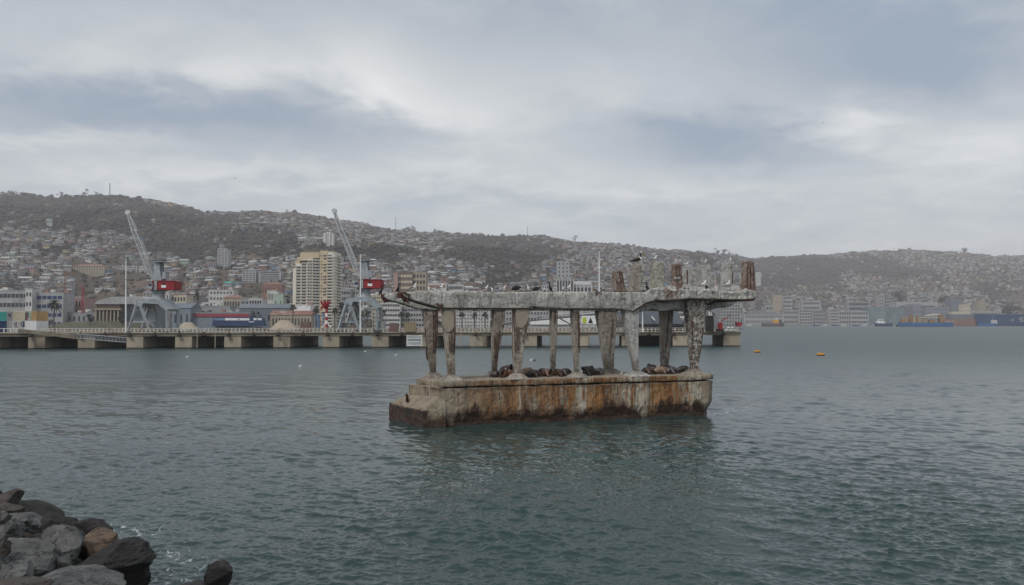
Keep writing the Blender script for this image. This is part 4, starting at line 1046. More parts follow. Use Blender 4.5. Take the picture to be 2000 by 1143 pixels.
# ---- quay cranes
def crane(dx, dy, label):
    D = 242; root = thing('quay_crane', label, 'crane', P(300 + dx, 640, D) * 1.0, 'old portal cranes with raised lattice jibs')
    root.location.z = DECK
    def C(x, y, b=0.0): q = P(x + dx, y + dy, D); return Vector((q.x, D + b, q.z))
    g = M['crane_grey']
    def bar(mb, a, b_, w=.5, n=4): mb.path([a, b_], [w, w], n)
    # two portal frames, front (b=-3.5) and back (b=3.5)
    zf = DECK
    def foot(x, b): q = C(x, 637, b); q.z = zf + .35; return q
    for b in (-3.8, 3.8):
        s = 0 if b < 0 else 2
        for (xt, xb) in ((279, 263), (285, 303)):
            mb = MB(); mb.path([C(xt + s, 596, b), foot(xb + s, b)], [.62, .42], 4); mb.build('leg', g, root)
        mb = MB(); mb.path([C(322, 590, b), C(337, 606, b), foot(337.5, b)], [.75, .55, .45], 4); mb.build('leg', g, root)
        mb = MB(); mb.path([foot(269, b) + Vector((0, 0, 2.5)), foot(298, b) + Vector((0, 0, 2.5))], [.22, .22], 4); mb.build('leg_tie', g, root)
        for xb in (263, 303, 337.5):
            mb = MB(); q = foot(xb, b); mb.box((q.x, q.y, zf + .33), (2.0, .8, .65)); mb.path([q + Vector((-.6, -.5, -.1)), q + Vector((-.6, .5, -.1))], [.3, .3], 10); mb.path([q + Vector((.6, -.5, -.1)), q + Vector((.6, .5, -.1))], [.3, .3], 10); mb.build('wheel_bogie', M['dark_grey'], root)
    mb = MB()
    mb.prism([C(274, 597, -4.3), C(279, 587, -4.3), C(300, 584.5, -4.3), C(324, 584.5, -4.3), C(341, 604, -4.3), C(337, 608, -4.3), C(320, 594.5, -4.3), C(292, 593, -4.3), C(289, 600, -4.3)], (0, 8.6, 0)); mb.build('portal_beam', g, root)
    mb = MB(); mb.path([C(309.5, 585), C(309.5, 577), C(309.5, 566.5)], [2.0, 1.75, 1.75], 20); mb.build('slewing_column', g, root)
    mb = MB(); mb.path([C(309.5, 568.4), C(309.5, 566.8)], [2.5, 2.5], 24); mb.build('slew_ring', M['dark_grey'], root)
    mb = MB(); pbox(mb, 297 + dx, 340.5 + dx, 549.5 + dy, 566 + dy, D - 2.6, 5.2); cab = mb.build('machinery_house', M['crane_red'], root)
    mb = MB(); pbox(mb, 340.5 + dx, 342.3 + dx, 551 + dy, 564.5 + dy, D - 2.3, 4.6); mb.build('counterweight', M['crane_red'], cab)
    mb = MB(); pbox(mb, 296.4 + dx, 341 + dx, 548.6 + dy, 549.5 + dy, D - 2.8, 5.6); mb.build('house_roof', M['crane_red'], cab)
    mb = MB(); pbox(mb, 301 + dx, 306 + dx, 549 + dy, 566.4 + dy, D - 2.9, .3); mb.build('ladder_panel', g, cab)
    mb = MB(); pbox(mb, 315 + dx, 324 + dx, 557 + dy, 562 + dy, D - 2.7, .1); mb.build('white_sign', M['white_paint'], cab)
    mb = MB(); pbox(mb, 317 + dx, 322 + dx, 552.5 + dy, 556.8 + dy, D - 2.65, .06); mb.build('vent', M['black'], cab)
    mb = MB(); pbox(mb, 290.5 + dx, 297 + dx, 552 + dy, 564 + dy, D - 3.2, 2.4); c2 = mb.build('operator_cabin', g, root)
    mb = MB(); pbox(mb, 290.2 + dx, 296 + dx, 554 + dy, 559 + dy, D - 3.26, .1); mb.build('window', M['glass'], c2)
    # tower
    mb = MB(); mb.prism([C(304, 548.5, -1.6), C(320, 548.5, -1.6), C(315, 514, -1.6), C(305, 512, -1.6)], (0, 3.2, 0)); mb.build('tower', g, root)
    mb = MB(); pbox(mb, 300 + dx, 321 + dx, 510.5 + dy, 512 + dy, D - 2.2, 4.4); 
    for x in range(300, 322, 3): mb.tube(C(x, 511, -2.1), C(x, 508, -2.1), .05, n=4)
    mb.path([C(300, 508, -2.1), C(321, 508, -2.1)], [.06, .06], 4); mb.build('top_platform', g, root)
    for x, r in ((303, .5), (310, .6), (316, .5)):
        mb = MB(); mb.path([C(x, 508.5, -1), C(x, 508.5, 1)], [r, r], 12); mb.build('sheave', M['dark_grey'], root)
    mb = MB(); pbox(mb, 316.5 + dx, 323 + dx, 531 + dy, 545 + dy, D - 1.4, 2.6); mb.build('winch_house', g, root)
    mb = MB(); mb.tube(C(315, 514, 1.2), C(319, 545, 1.2), .15, n=5); mb.tube(C(318, 514, -1.2), C(320, 545, -1.2), .15, n=5)
    for k in range(7): y = lerp(515, 544, k / 6); mb.tube(C(lerp(315, 319, k / 6), y, 1.2), C(lerp(318, 320, k / 6), y, -1.2), .07, n=4)
    mb.build('access_ladder', M['dark_grey'], root)
    # lattice jib
    base, tip = C(299.5, 545), C(250, 417); ax = (tip - base); n = 17; j = MB(); wv = Vector((0, 1, 0)); hv = ax.cross(wv).normalized()
    cor = []
    for i in range(n + 1):
        f = i / n; p = base + ax * f; w = interp(f, [(0, .3), (.25, .8), (.7, .8), (1, .25)]); h = interp(f, [(0, .3), (.2, .72), (.75, .62), (1, .28)])
        cor.append([p + wv * w * a + hv * h * b for a, b in ((-1, -1), (1, -1), (1, 1), (-1, 1))])
    for i in range(n):
        for k in range(4):
            j.tube(cor[i][k], cor[i + 1][k], .13, n=4); j.tube(cor[i][k], cor[i][(k + 1) % 4], .07, n=4)
            a, b_ = (cor[i][k], cor[i + 1][(k + 1) % 4]) if i % 2 else (cor[i][(k + 1) % 4], cor[i + 1][k]); j.tube(a, b_, .075, n=4)
    jb = j.build('jib', M['jib'], root)
    mb = MB(); mb.path([tip + Vector((0, -.5, .3)), tip + Vector((0, .5, .3))], [.75, .75], 14); mb.build('jib_sheave', M['jib'], jb)
    mb = MB()
    mb.path([tip, C(262, 455), C(268, 460)], [.06] * 3, 4)
    mb.path([C(310, 509), C(268, 452)], [.07] * 2, 4); mb.path([C(304, 509), tip], [.05] * 2, 4); mb.build('cable', M['dark_grey'], root)
    mb = MB(); pbox(mb, 261 + dx, 267 + dx, 449 + dy, 451.5 + dy, D - .9, 1.8); mb.build('jib_walkway', M['jib'], jb)
    return root
crane(0, 0, 'grey portal crane with red cab and raised white lattice jib, left of the two')
crane(403, -3, 'grey portal crane with red cab just right of the cream high rise tower')

# lamp masts
def mast(name, px, ytop, ybot, D, r, label, cat, heads=None, zb=None):
    b_ = P(px, ybot, D); 
    if zb is not None: b_.z = zb
    t = thing(name, label, cat, b_); tp = P(px, ytop, D)
    mb = MB(); mb.path([b_, b_.lerp(tp, .5), tp], [r * 1.3, r, r * .6], 8); mb.build('pole', M['white_paint'], t)
    for hx, hy, w, h in heads or []:
        mb = MB(); pbox(mb, hx - w / 2, hx + w / 2, hy - h / 2, hy + h / 2, D - .4, .8); mb.build('lamp_head', M['dark_grey'], t)
    return t
mast('light_mast', 246, 500, 638, 229, .20, 'tall thin white mast on the quay left of the first crane', 'light mast', [(244, 503, 5, 1), (246, 546, 4, .8)], DECK)
mast('light_mast', 704, 497, 638, 229, .20, 'tall thin white mast standing in front of the second crane', 'light mast', [(704, 582, 5, 1)], DECK)
t = mast('light_mast', 1170.5, 492, 640, 236, .22, 'floodlight mast rising behind the beam of the ruin, with two lamp clusters', 'light mast', [(1164, 505.5, 2.6, 2), (1164.5, 510, 3, 2), (1175.5, 510, 3, 2), (1168, 508, 1.5, 1.5)], DECK)
mb = MB(); mb.path([P(1163, 508, 236), P(1178, 508, 236)], [.1] * 2, 5); mb.build('cross_arm', M['white_paint'], t)
mast('light_pole', 1255, 606, 640, 236, .2, 'short white post on the quay behind the pale column', 'post', None, DECK)
# quay clutter
def clutter(px, w, h, m, label, name, cat, D=238, dep=2.0):
    q = P(px, 640, D); s = D / FPX; t = thing(name, label, cat, Vector((q.x, D, DECK)))
    return t, q.x, D, s
rk = random.Random(12)
# red and white striped pillar with funnel head
D = 250; t = thing('striped_mast', 'red and white striped post with a red claw shaped head near the tower', 'mast', Vector((P(638, 640, D).x, D, DECK)))
def Cx(x, y, D_=None): return P(x, y, D_ or D)
for i, (y0, y1) in enumerate(((640, 633), (633, 626), (626, 619), (619, 612), (612, 604))):
    mb = MB(); a, b_ = Cx(638, y0), Cx(638, y1); mb.path([a, b_], [.42, .42], 12); mb.build('post_band', M['deep_red' if i % 2 == 0 else 'white_paint'], t)
mb = MB(); mb.path([Cx(637.5, 604), Cx(637, 599), Cx(636, 594)], [.4, 1.0, 1.2], 10); hd = mb.build('claw_head', M['crane_red'], t)
for pts in ([(636, 596), (630, 593), (627, 589), (629, 588)], [(637, 596), (634, 590), (635, 588)], [(637, 597), (642, 592), (645, 589)], [(636, 597), (629, 600), (627.5, 604)], [(636, 600), (639, 594), (640, 588)]):
    mb = MB(); mb.path([Cx(*p) for p in pts], [.45, .4, .3, .2][:len(pts)], 7); mb.build('claw', M['crane_red'], hd)
for x in (630, 646):
    mb = MB(); mb.path([Cx(638, 629), Cx(x, 640)], [.2, .2], 6); mb.build('strut', M['white_paint'], t)
# blue post beside it
t = thing('blue_kiosk', 'narrow blue kiosk post left of the striped post', 'kiosk', Vector((P(631, 640, 251).x, 251, DECK)))
mb = MB(); pbox(mb, 629.5, 632.5, 611, 640, 251, .6); mb.build('body', M['blue_wall'], t); mb = MB(); pbox(mb, 627, 634, 610, 612, 250.8, 1.0); mb.build('roof', M['slate'], t)
# sand heaps, skips, vehicles, coils along the quay
def heap(x0, x1, y0, D, m, label, name='sand_heap', cat='heap'):
    Z0 = DECK if D < 300 else 2.8; a, b_ = P(x0, 640, D), P(x1, 640, D); w = b_.x - a.x; h = P(x0, y0, D).z - Z0; c = Vector(((a.x + b_.x) / 2, D, Z0))
    mb = MB(); rg = random.Random(int(x0)); n = 16; rings = []
    for r in (1, .8, .55, .3, .05): rings.append([(c.x + math.cos(k * 2 * math.pi / n) * w / 2 * r * rg.uniform(.93, 1.07), c.y + math.sin(k * 2 * math.pi / n) * (2.5 if D < 300 else 8) * r, Z0 + h * min(1, (1 - r) * 1.6) * rg.uniform(.85, 1.05)) for k in range(n)])
    vs = [v for r in rings for v in r]; fs = [(i * n + k, i * n + (k + 1) % n, (i + 1) * n + (k + 1) % n, (i + 1) * n + k) for i in range(4) for k in range(n)] + [tuple(4 * n + k for k in range(n))]
    mb.add(vs, fs); o = centre(mb.build(name, M[m], None, True)); tag(o, label, cat); return o
heap(346, 388, 630, 545, 'tan', 'low tan sand heap beyond the quay right of the left crane')
heap(526, 584, 626, 548, 'tan', 'wide pale sand heap beyond the quay left of the cream tower')
for k, (x0, x1, y0, m, lab) in enumerate(((588, 606, 630, 'rust_roof', 'rusty skip standing on the quay before the tower'), (660, 676, 631, 'mid_grey', 'grey skip between the striped post and the second crane'), (735, 752, 628, 'pale_grey', 'pale crate stack right of the second crane'),
     (762, 778, 632, 'rust_roof', 'rusty low bin on the quay left of the ruin'), (790, 812, 630, 'ochre', 'ochre crate on the quay left of the first rear column'))):
    D = 240; t = thing('skip', lab, 'skip', Vector((P((x0 + x1) / 2, 640, D).x, D, DECK))); a, b_ = P(x0, 640, D), P(x1, 640, D); h = P(x0, y0, D).z - DECK
    mb = MB(); mb.box(((a.x + b_.x) / 2, D, DECK + h / 2 + .05), (b_.x - a.x, 1.9, h), 0, 0, (1.0, 1)); mb.build('skip_body', M[m], t)
    rb = MB(); 
    for q in range(6): rb.box((lerp(a.x, b_.x, (q + .5) / 6), D - .98, DECK + h / 2 + .05), (.12, .1, h * .9))
    rb.build('rib', M['dark_grey'], t); mb = MB(); mb.box(((a.x + b_.x) / 2, D, DECK + h + .1), (b_.x - a.x + .15, 2.05, .12)); mb.build('rim', M[m], t)
# railing bollards / mooring posts at the end, red boat on the quay tip
t = thing('red_dinghy', 'small crimson boat hull set upright on the right tip of the quay', 'boat', P(1444, 632, 240)); 
mb = MB(); a = P(1444, 638, 240)
prof = [(1438.5, 630.5), (1450, 631.5), (1447.5, 638), (1441, 637.5)]
mb.prism([P(x, y, 239) for x, y in prof], (0, 1.8, 0)); o = mb.build('hull', M['deep_red'], t)
mb = MB(); mb.prism([P(x, y, 238.9) for x, y in ((1438, 629.5), (1450.6, 630.5), (1450.2, 631.6), (1438.3, 630.7))], (0, 2.0, 0)); mb.build('gunwale', M['deep_red'], t)
t = thing('red_crane_arm', 'small red loader arm working on the quay near its right end', 'loader', P(1411, 636, 245)); t.location.z = DECK
mb = MB(); mb.path([P(1409, 627, 245), P(1414, 624, 245), P(1425, 618, 245)], [.2, .17, .13], 6); mb.build('arm', M['crane_red'], t)
mb = MB(); mb.path([P(1425, 618, 245), P(1424.5, 612, 245)], [.15, .1], 5); mb.build('hook', M['dark_grey'], t)
mb = MB(); pbox(mb, 1405, 1411, 630, 636, 244, 2, top=DECK + .5); mb.build('cab', M['crane_red'], t)
for x in (1404.5, 1410.5):
    q = P(x, 637, 243.8); mb = MB(); mb.path([Vector((q.x, 243.7, DECK + .45)), Vector((q.x, 246.3, DECK + .45))], [.45, .45], 12); mb.build('wheel', M['black'], t)
for k, (x, lab) in enumerate(((1423, 'white bagged cargo heap left of the quay tip'), (1431, 'second white bagged cargo heap nearest the quay tip'))):
    D = 240; t = thing('cargo_sacks', lab, 'cargo', Vector((P(x, 640, D).x, D, DECK)))
    for a, b_, c in ((-.5, 0, .4), (.5, .1, .4), (0, 0, 1.1)):
        mb = MB(); q = Vector((P(x, 640, D).x + a, D + b_, DECK + c)); mb.path([q + Vector((-.5, 0, 0)), q + Vector((-.35, 0, 0)), q + Vector((.35, 0, .05)), q + Vector((.5, 0, 0))], [.2, .4, .42, .2], 8); mb.build('sack', M['white'], t, True)
# black hopper and dark sheds seen between the right-hand columns
t = thing('grain_hopper', 'dark hopper with white windowed top behind the pitted column', 'hopper', P(1388, 637, 247)); t.location.z = DECK
mb = MB(); pbox(mb, 1382, 1394, 617, 637, 246, 3, top=DECK); mb.build('body', M['black'], t)
mb = MB(); mb.prism([P(1388, 606, 245.5), P(1412, 604, 245.5), P(1406, 615, 245.5), P(1398, 616, 245.5)], (0, 3.5, 0)); mb.build('chute', M['mid_grey'], t)
for x in (1385, 1389): mb = MB(); pbox(mb, x, x + 2, 608, 616, 246, .5); mb.build('window', M['white_paint'], t)
t = thing('coal_shed', 'large black covered shed behind the quay between the last two columns', 'shed', P(1270, 640, 265)); t.location.z = 0
mb = MB(); mb.prism([P(1234, 634, 262), P(1240, 604, 262), P(1262, 596, 262), P(1300, 598, 262), P(1325, 610, 262), P(1334, 634, 262)], (0, 14, 0)); mb.build('tarpaulin', M['slate'], t)
mb = MB(); mb.path([P(1272, 618, 261), P(1279, 626, 261)], [.25] * 2, 5); mb.build('white_pole', M['white_paint'], t)
mb = MB(); pbox(mb, 1230, 1336, 633, 640, 261.5, 15, top=0); mb.build('barge_hull', M['black'], t)
# sign board with a yellow square and black triangle, gangway above it
t = thing('warning_sign', 'white board with yellow square and black triangle on the quay', 'sign', P(1152, 634, 236)); t.location.z = DECK
mb = MB(); pbox(mb, 1136, 1165, 617, 633, 236, .25); bd = mb.build('board', M['white_paint'], t)
mb = MB(); pbox(mb, 1138, 1145, 620, 632, 235.9, .08); mb.build('yellow_square', simple('sign_yellow', (.45, .50, .03), var=.05), bd)
mb = MB(); mb.prism([P(1149, 631, 235.9), P(1153.5, 620, 235.9), P(1158, 631, 235.9)], (0, .08, 0)); mb.build('triangle', M['black'], bd)
for x in (1138, 1163): mb = MB(); q = P(x, 634, 236.2); mb.tube(Vector((q.x, 236.3, DECK)), Vector((q.x, 236.3, q.z + .6)), .12); mb.build('post', M['mid_grey'], t)
t = thing('boarding_bridge', 'long dark sloping boarding bridge seen between the middle columns', 'gangway', P(985, 634, 262)); t.location.z = DECK
mb = MB(); mb.prism([P(985, 631, 258), P(1033, 626, 258), P(1090, 619, 258), P(1165, 612, 258), P(1165, 615.5, 258), P(1090, 623, 258), P(1033, 628.5, 258), P(985, 635, 258)], (0, 2.5, 0)); mb.build('deck', M['dark_grey'], t)
mb = MB(); mb.path([P(1093, 622, 259), P(1115, 634, 259)], [.2] * 2, 5); mb.path([P(985, 628, 259), P(1165, 608.5, 259)], [.1] * 2, 5); mb.build('stay', M['dark_grey'], t)

# ------------------------------------------------------------------ buildings ashore
OCC = []          # (px0, px1, ytop, D) so hillside houses keep clear of the drawn buildings
def ground_z(x, y): return tz(x, y)
def windows(root, X0, X1, z0, z1, yf, nx, nz, m='glass', fw=.6, fh=.5, cap=96, style='grid', name='window'):
    cnt = 0; rest = MB(); first = None
    cw = (X1 - X0) / nx; ch = (z1 - z0) / nz
    for k in range(nz):
        for i in range(nx):
            c = (X0 + (i + .5) * cw, yf, z0 + (k + .52) * ch)
            if cnt < cap:
                if first is None:
                    mb = MB(); mb.box(c, (cw * fw, .30, ch * fh)); first = mb.build(name, M[m], root); c0 = Vector(c)
                else:
                    o = first.copy(); COL.objects.link(o); o.location = Vector(c) - c0; o.parent = root
                cnt += 1
            else: rest.box(c, (cw * fw, .30, ch * fh))
    if rest.v: tag(rest.build(name, M[m], root), kind='stuff')
def building(name, label, cat, x0, x1, ytop, D, depth=12, wall='white', roof='flat', roofm=None, nx=6, nz=4, wm='glass', fw=.6, fh=.5, ybase=None, style='grid', group=None, wz0=0.0, occ=True, proud=0.0):
    if D is None: D = thit((x0 + x1) / 2, ybase)
    a, b_ = P(x0, ytop, D), P(x1, ytop, D); zt = a.z; xc = (a.x + b_.x) / 2
    zb = min(ground_z(a.x, D + .1), ground_z(b_.x, D + .1), ground_z(xc, D + depth)) - 2 if D > 0 else 0
    zg = max(ground_z(xc, D), 2.7)
    t = thing(name, label, cat, Vector((xc, D + depth / 2, zg)), group)
    mb = MB(); mb.box((xc, D + depth / 2, (zb + zt) / 2), (b_.x - a.x, depth, zt - zb)); w = mb.build('wall', M[wall], t)
    W_ = b_.x - a.x
    if roof == 'flat':
        mb = MB(); mb.box((xc, D + depth / 2, zt + .2), (W_ + .5, depth + .5, .4)); mb.build('roof', M[roofm or wall], t)
    elif roof == 'hip':
        h = min(W_, depth) * .22; mb = MB(); mb.box((xc, D + depth / 2, zt + h / 2), (W_ + 1.2, depth + 1.2, h), 0, 0, (.55, .12)); mb.build('roof', M[roofm or 'rust_roof'], t)
    elif roof == 'gable':
        h = depth * .2; mb = MB(); mb.box((xc, D + depth / 2, zt + h / 2), (W_ + 1.0, depth + 1.0, h), 0, 0, (1, .02)); mb.build('roof', M[roofm or 'rust_roof'], t)
    zw = max(zg, zb + 2) + wz0
    if nx and nz:
        if style == 'bands':
            windows(t, a.x + W_ * .03, b_.x - W_ * .03, zw, zt - .3, D - .02, nx, nz, wm, fw, fh)
        elif style == 'fins':
            mbs = []
            for i in range(nx + 1):
                mb = MB(); mb.box((lerp(a.x, b_.x, i / nx), D - .35, (zw + zt) / 2), (W_ / nx * .3, .7, zt - zw)); mb.build('fin', M['white'], t)
            windows(t, a.x, b_.x, zw, zt - .3, D - .02, 1, nz, wm, .97, fh)
        else: windows(t, a.x + W_ * .03, b_.x - W_ * .03, zw, zt - .4, D - .02, nx, nz, wm, fw, fh)
    if proud:
        for k in range(1, nz + 1):
            mb = MB(); z = zw + (zt - zw) * k / nz - .35 * (zt - zw) / nz * 0; mb.box((xc, D - proud / 2, z - .3), (W_ * .98, proud, .35)); mb.build('balcony', M['white'], t)
    if occ: OCC.append((x0 - 2, x1 + 2, ytop - 1, D))
    if roof == 'flat' and D < 1300 and W_ > 9:
        rg = random.Random(int(x0 * 7 + ytop))
        for k in range(2 + int(W_ / 16)):
            mb = MB(); h = rg.uniform(1.0, 2.6); mb.box((xc + rg.uniform(-.42, .42) * W_, D + rg.uniform(.2, .8) * depth, zt + .4 + h / 2), (rg.uniform(1.5, 5), rg.uniform(2, 4), h)); mb.build('roof_tank', M[rg.choice(['pale_grey', 'mid_grey', 'white', 'brick'])], t)
    return t
B = building
g1 = 'low office blocks behind the container stack'
B('office_block', 'pale grey office block at the left edge with long window strips', 'building', -20, 56, 568, 620, 18, 'pale_grey', nx=9, nz=4, fw=.8, fh=.42)
B('office_block', 'taller white stair tower between the two grey office blocks', 'building', 50, 63, 565, 612, 12, 'white', nx=2, nz=4, fw=.5, fh=.4)
B('office_block', 'pale office block with dark blue window strips left of the palm', 'building', 60, 124, 572, 618, 16, 'pale_grey', nx=6, nz=4, wm='navy', fw=.82, fh=.4)
B('townhouse', 'pinkish three storey house with tall windows right of the office blocks', 'building', 134, 166, 583, 640, 14, 'pink', nx=5, nz=3, fw=.45, fh=.6)
B('low_wall_building', 'low grey building behind the grassy bank', 'building', 110, 190, 611, 625, 10, 'mid_grey', nx=8, nz=1, fw=.4, fh=.4, wz0=3)
# classical hall
t = B('station_hall', 'brown stone hall with columned ground floor and broad pale curved roof', 'hall', 186, 234, 593, 600, 26, 'brown', roof=None, nx=5, nz=1, fw=.4, fh=.55, wz0=2)
mb = MB(); mb.prism([P(184, 594, 598), P(192, 587, 598), P(215, 580, 598), P(270, 579, 598), P(300, 589, 598), P(306, 592, 598), P(300, 594, 598)], (0, 40, 0)); mb.build('roof', M['pale_grey'], t)
for i in range(7): q = lerp(188, 231, i / 6); mb = MB(); a = P(q, 628, 599); mb.path([Vector((a.x, 598.6, 4)), Vector((a.x, 598.6, P(q, 606, 599).z))], [.7, .55], 10); mb.build('stone_column', M['tan'], t)
mb = MB(); pbox(mb, 184, 236, 603, 605.5, 597.4, 3); mb.build('cornice', M['tan'], t)
mb = MB(); pbox(mb, 253, 258, 575, 580, 605, 6); mb.build('roof_lantern', M['white'], t)
B('arcade_building', 'blue grey hall with a row of white arched windows under the pale roof', 'building', 234, 302, 592, 606, 22, 'blue_grey', roof=None, nx=0, nz=0)
mb = MB(); 
t = thing('arched_gallery', 'white gallery band with dark arches behind the left crane', 'gallery', P(280, 606, 603))
mb = MB(); pbox(mb, 256, 300, 598, 606.5, 604.2, 1.5); mb.build('wall', M['white'], t)
for i in range(8):
    x = 259 + i * 5.2; mb = MB(); mb.prism([P(x - 1.4, 605.5, 604), P(x - 1.4, 601, 604), P(x - .8, 599.7, 604), P(x + .8, 599.7, 604), P(x + 1.4, 601, 604), P(x + 1.4, 605.5, 604)], (0, .3, 0)); mb.build('arch', M['glass'], t)
B('cream_house', 'cream three storey house with a brown roof line right of the red crane cab', 'building', 322, 364, 576, 700, 15, 'cream', nx=7, nz=4, fw=.55, fh=.5, roofm='rust_roof')
B('white_house', 'small bright white tower house beside the cream house', 'building', 324, 330, 571, 694, 6, 'white', nx=1, nz=4, fw=.4, fh=.4)
# blue-grey warehouse with crimson sign band
t = B('warehouse', 'long blue grey warehouse with crimson band', 'warehouse', 336, 372, 602, 560, 20, 'blue_grey', roof='gable', roofm='slate', nx=3, nz=1, fw=.3, fh=.4)
t = B('warehouse', 'long low grey green warehouse wearing a crimson sign band above the blue wagon', 'warehouse', 372, 488, 611, 565, 24, 'blue_grey', roofm='pale_grey', nx=0, nz=0)
mb = MB(); pbox(mb, 373, 486, 613.5, 618.5, 564.4, .5); mb.build('sign_band', M['deep_red'], t)
# the blue railway wagon
D = 560; t = thing('rail_wagon', 'long royal blue rail wagon with white side panels behind the quay', 'wagon', P(465, 641, D)); t.location.z = 3
mb = MB(); mb.prism([P(414, 637, D), P(417, 620.5, D), P(508, 619, D), P(514, 622, D), P(517, 637, D)], (0, 4, 0)); mb.build('body', M['navy'], t)
for x0, x1, y0, y1 in ((439, 487, 621.5, 626), (495, 511, 621.5, 625.5), (486, 496, 628, 629.5)): mb = MB(); pbox(mb, x0, x1, y0, y1, D - .15, .1); mb.build('white_panel', M['white_paint'], t)
for x in (466, 502): mb = MB(); mb.prism([P(x - 1.5, 624.8, D - .3), P(x, 622.5, D - .3), P(x + 2, 622.5, D - .3), P(x + .5, 624.8, D - .3)], (0, .08, 0)); mb.build('mark', M['black'], t)
mb = MB(); pbox(mb, 418, 438, 621.5, 626, D - .15, .1); mb.build('blue_panel', M['blue_wall'], t)
for x in (422, 430, 500, 508): q = P(x, 638, D); mb = MB(); mb.path([Vector((q.x, D - .2, 3.6)), Vector((q.x, D + 4.2, 3.6))], [.6, .6], 12); mb.build('wheel', M['black'], t)
# city blocks left to right, rising up the lower slope
B('apartment_block', 'long ochre brick barrack on the slope left of the first crane', 'building', 142, 204, 520, None, 16, 'tan', roof='hip', roofm='rust_roof', nx=12, nz=4, ybase=540, fw=.4)
B('apartment_block', 'wide pale terrace building behind the first crane jib foot', 'building', 220, 268, 520, None, 12, 'pale_grey', nx=10, nz=2, ybase=531, fw=.5)
B('tall_house', 'narrow white four storey house just left of the jib foot', 'building', 272, 282, 520, None, 9, 'white', nx=3, nz=4, ybase=534)
B('villa', 'white villa with dark window row above the station hall', 'building', 186, 224, 563, None, 10, 'white', roofm='zinc', nx=8, nz=1, ybase=570, fw=.55)
B('villa', 'cream villa right of the first crane tower with a peaked roof', 'building', 350, 366, 508, None, 12, 'pale_green', roof='gable', roofm='zinc', nx=4, nz=2, ybase=520)
B('terrace_house', 'stacked pink and white balconied building below the teal roofed house', 'building', 408, 456, 566, 900, 14, 'white', roofm='rust_roof', nx=7, nz=5, fh=.45, wm='dark_grey')
B('terrace_house', 'low salmon roofed house in front of the balconied pink and white building', 'building', 436, 470, 582, 820, 14, 'tan', roof='hip', roofm='rust_roof', nx=6, nz=2)
B('teal_roof_house', 'house under a bright teal hipped roof', 'house', 436, 452, 553, 1000, 12, 'mid_grey', roof='hip', roofm='teal', nx=3, nz=2)
B('office_block', 'slim grey high rise standing alone on the hill', 'tower block', 425, 446, 488, None, 14, 'pale_grey', nx=3, nz=12, ybase=525, fw=.7, fh=.35)
B('office_block', 'grey office slab left of the striped one', 'building', 473, 500, 527, None, 14, 'pale_grey', nx=4, nz=6, ybase=553, fw=.7, fh=.4)
B('office_block', 'horizontally striped grey office slab on the lower hill', 'building', 505, 549, 530, None, 14, 'pale_grey', nx=1, nz=6, ybase=554, fw=.9, fh=.45, style='bands')
B('old_school', 'brown brick school with a rusty roof above the mint building', 'building', 512, 550, 556, 930, 14, 'brick', roof='hip', roofm='rust_roof', nx=9, nz=3, fw=.4)
B('mint_building', 'white building with upright slots joined to a mint annex', 'building', 522, 540, 568, 800, 12, 'white', nx=6, nz=3, fw=.4, fh=.55)
B('mint_building', 'mint green annex left of the cream tower', 'building', 534, 553, 575, 792, 12, 'pale_green', nx=2, nz=2, fw=.2, fh=.2)
B('white_office', 'white framed three storey office above the green roofed shed', 'building', 486, 512, 583, 740, 12, 'white', nx=5, nz=4, fw=.75, fh=.5)
B('grey_hall', 'grey flat hall left of the white framed office', 'building', 470, 487, 582, 745, 12, 'mid_grey', nx=2, nz=2)
B('shed', 'long pale roofed shed left of the green one', 'shed', 372, 450, 598, 640, 16, 'mid_grey', roofm='pale_grey', nx=8, nz=1, fw=.3, fh=.3)
B('shed', 'dark green roofed shed behind the sand heap', 'shed', 465, 570, 602, 660, 20, 'slate', roof='gable', roofm='teal_dark' if 'teal_dark' in M else 'slate', nx=6, nz=1, fw=.3, fh=.3)
B('warehouse', 'low tan warehouse with a row of dark doors before the cream tower', 'warehouse', 528, 608, 615, 590, 16, 'tan', roof='gable', roofm='rust_roof', nx=12, nz=1, fw=.4, fh=.5)
B('white_cube', 'plain white cube building at the left foot of the cream tower', 'building', 578, 606, 597, 600, 14, 'white_paint', roofm='white_paint', nx=0, nz=0)
B('blue_shed', 'small bright blue shed at the foot of the tower', 'shed', 614, 622, 616, 575, 6, 'blue_wall', nx=1, nz=1, fw=.4)
# ---- the cream high rise
D = 650; t = thing('high_rise', 'tall cream apartment tower with stepped tan shoulder and curved balconies', 'tower block', P(614, 642, D + 12)); t.location.z = 3
M['tower_cream'] = mat('tower_cream', (.64, .60, .51), .8, .08, .08); M['tower_tan'] = mat('tower_tan', (.50, .41, .28), .8, .08, .08)
def tb(nm, x0, x1, y0, y1, m, f=0, dep=22): mb = MB(); pbox(mb, x0, x1, y0, y1, D + f, dep, top=2.0 if y1 > 600 else None); return mb.build(nm, M[m], t)
tb('wall', 571, 576, 524, 640, 'tower_cream', .4, 21); tb('wall', 576, 599, 515, 640, 'tower_cream', .0, 22); tb('wall', 599, 624, 506, 640, 'tower_cream', .2, 22)
tb('shoulder', 576.3, 586, 509, 515.2, 'tower_tan', .3); tb('shoulder', 580, 599, 502, 509.2, 'tower_tan', .4); tb('shoulder', 586, 624, 493, 506.2, 'tower_tan', .5)
tb('core', 624, 638.5, 490, 640, 'tower_tan', -.6, 23); tb('roof_plant', 592, 652, 488.5, 493, 'brown', 3, 15)
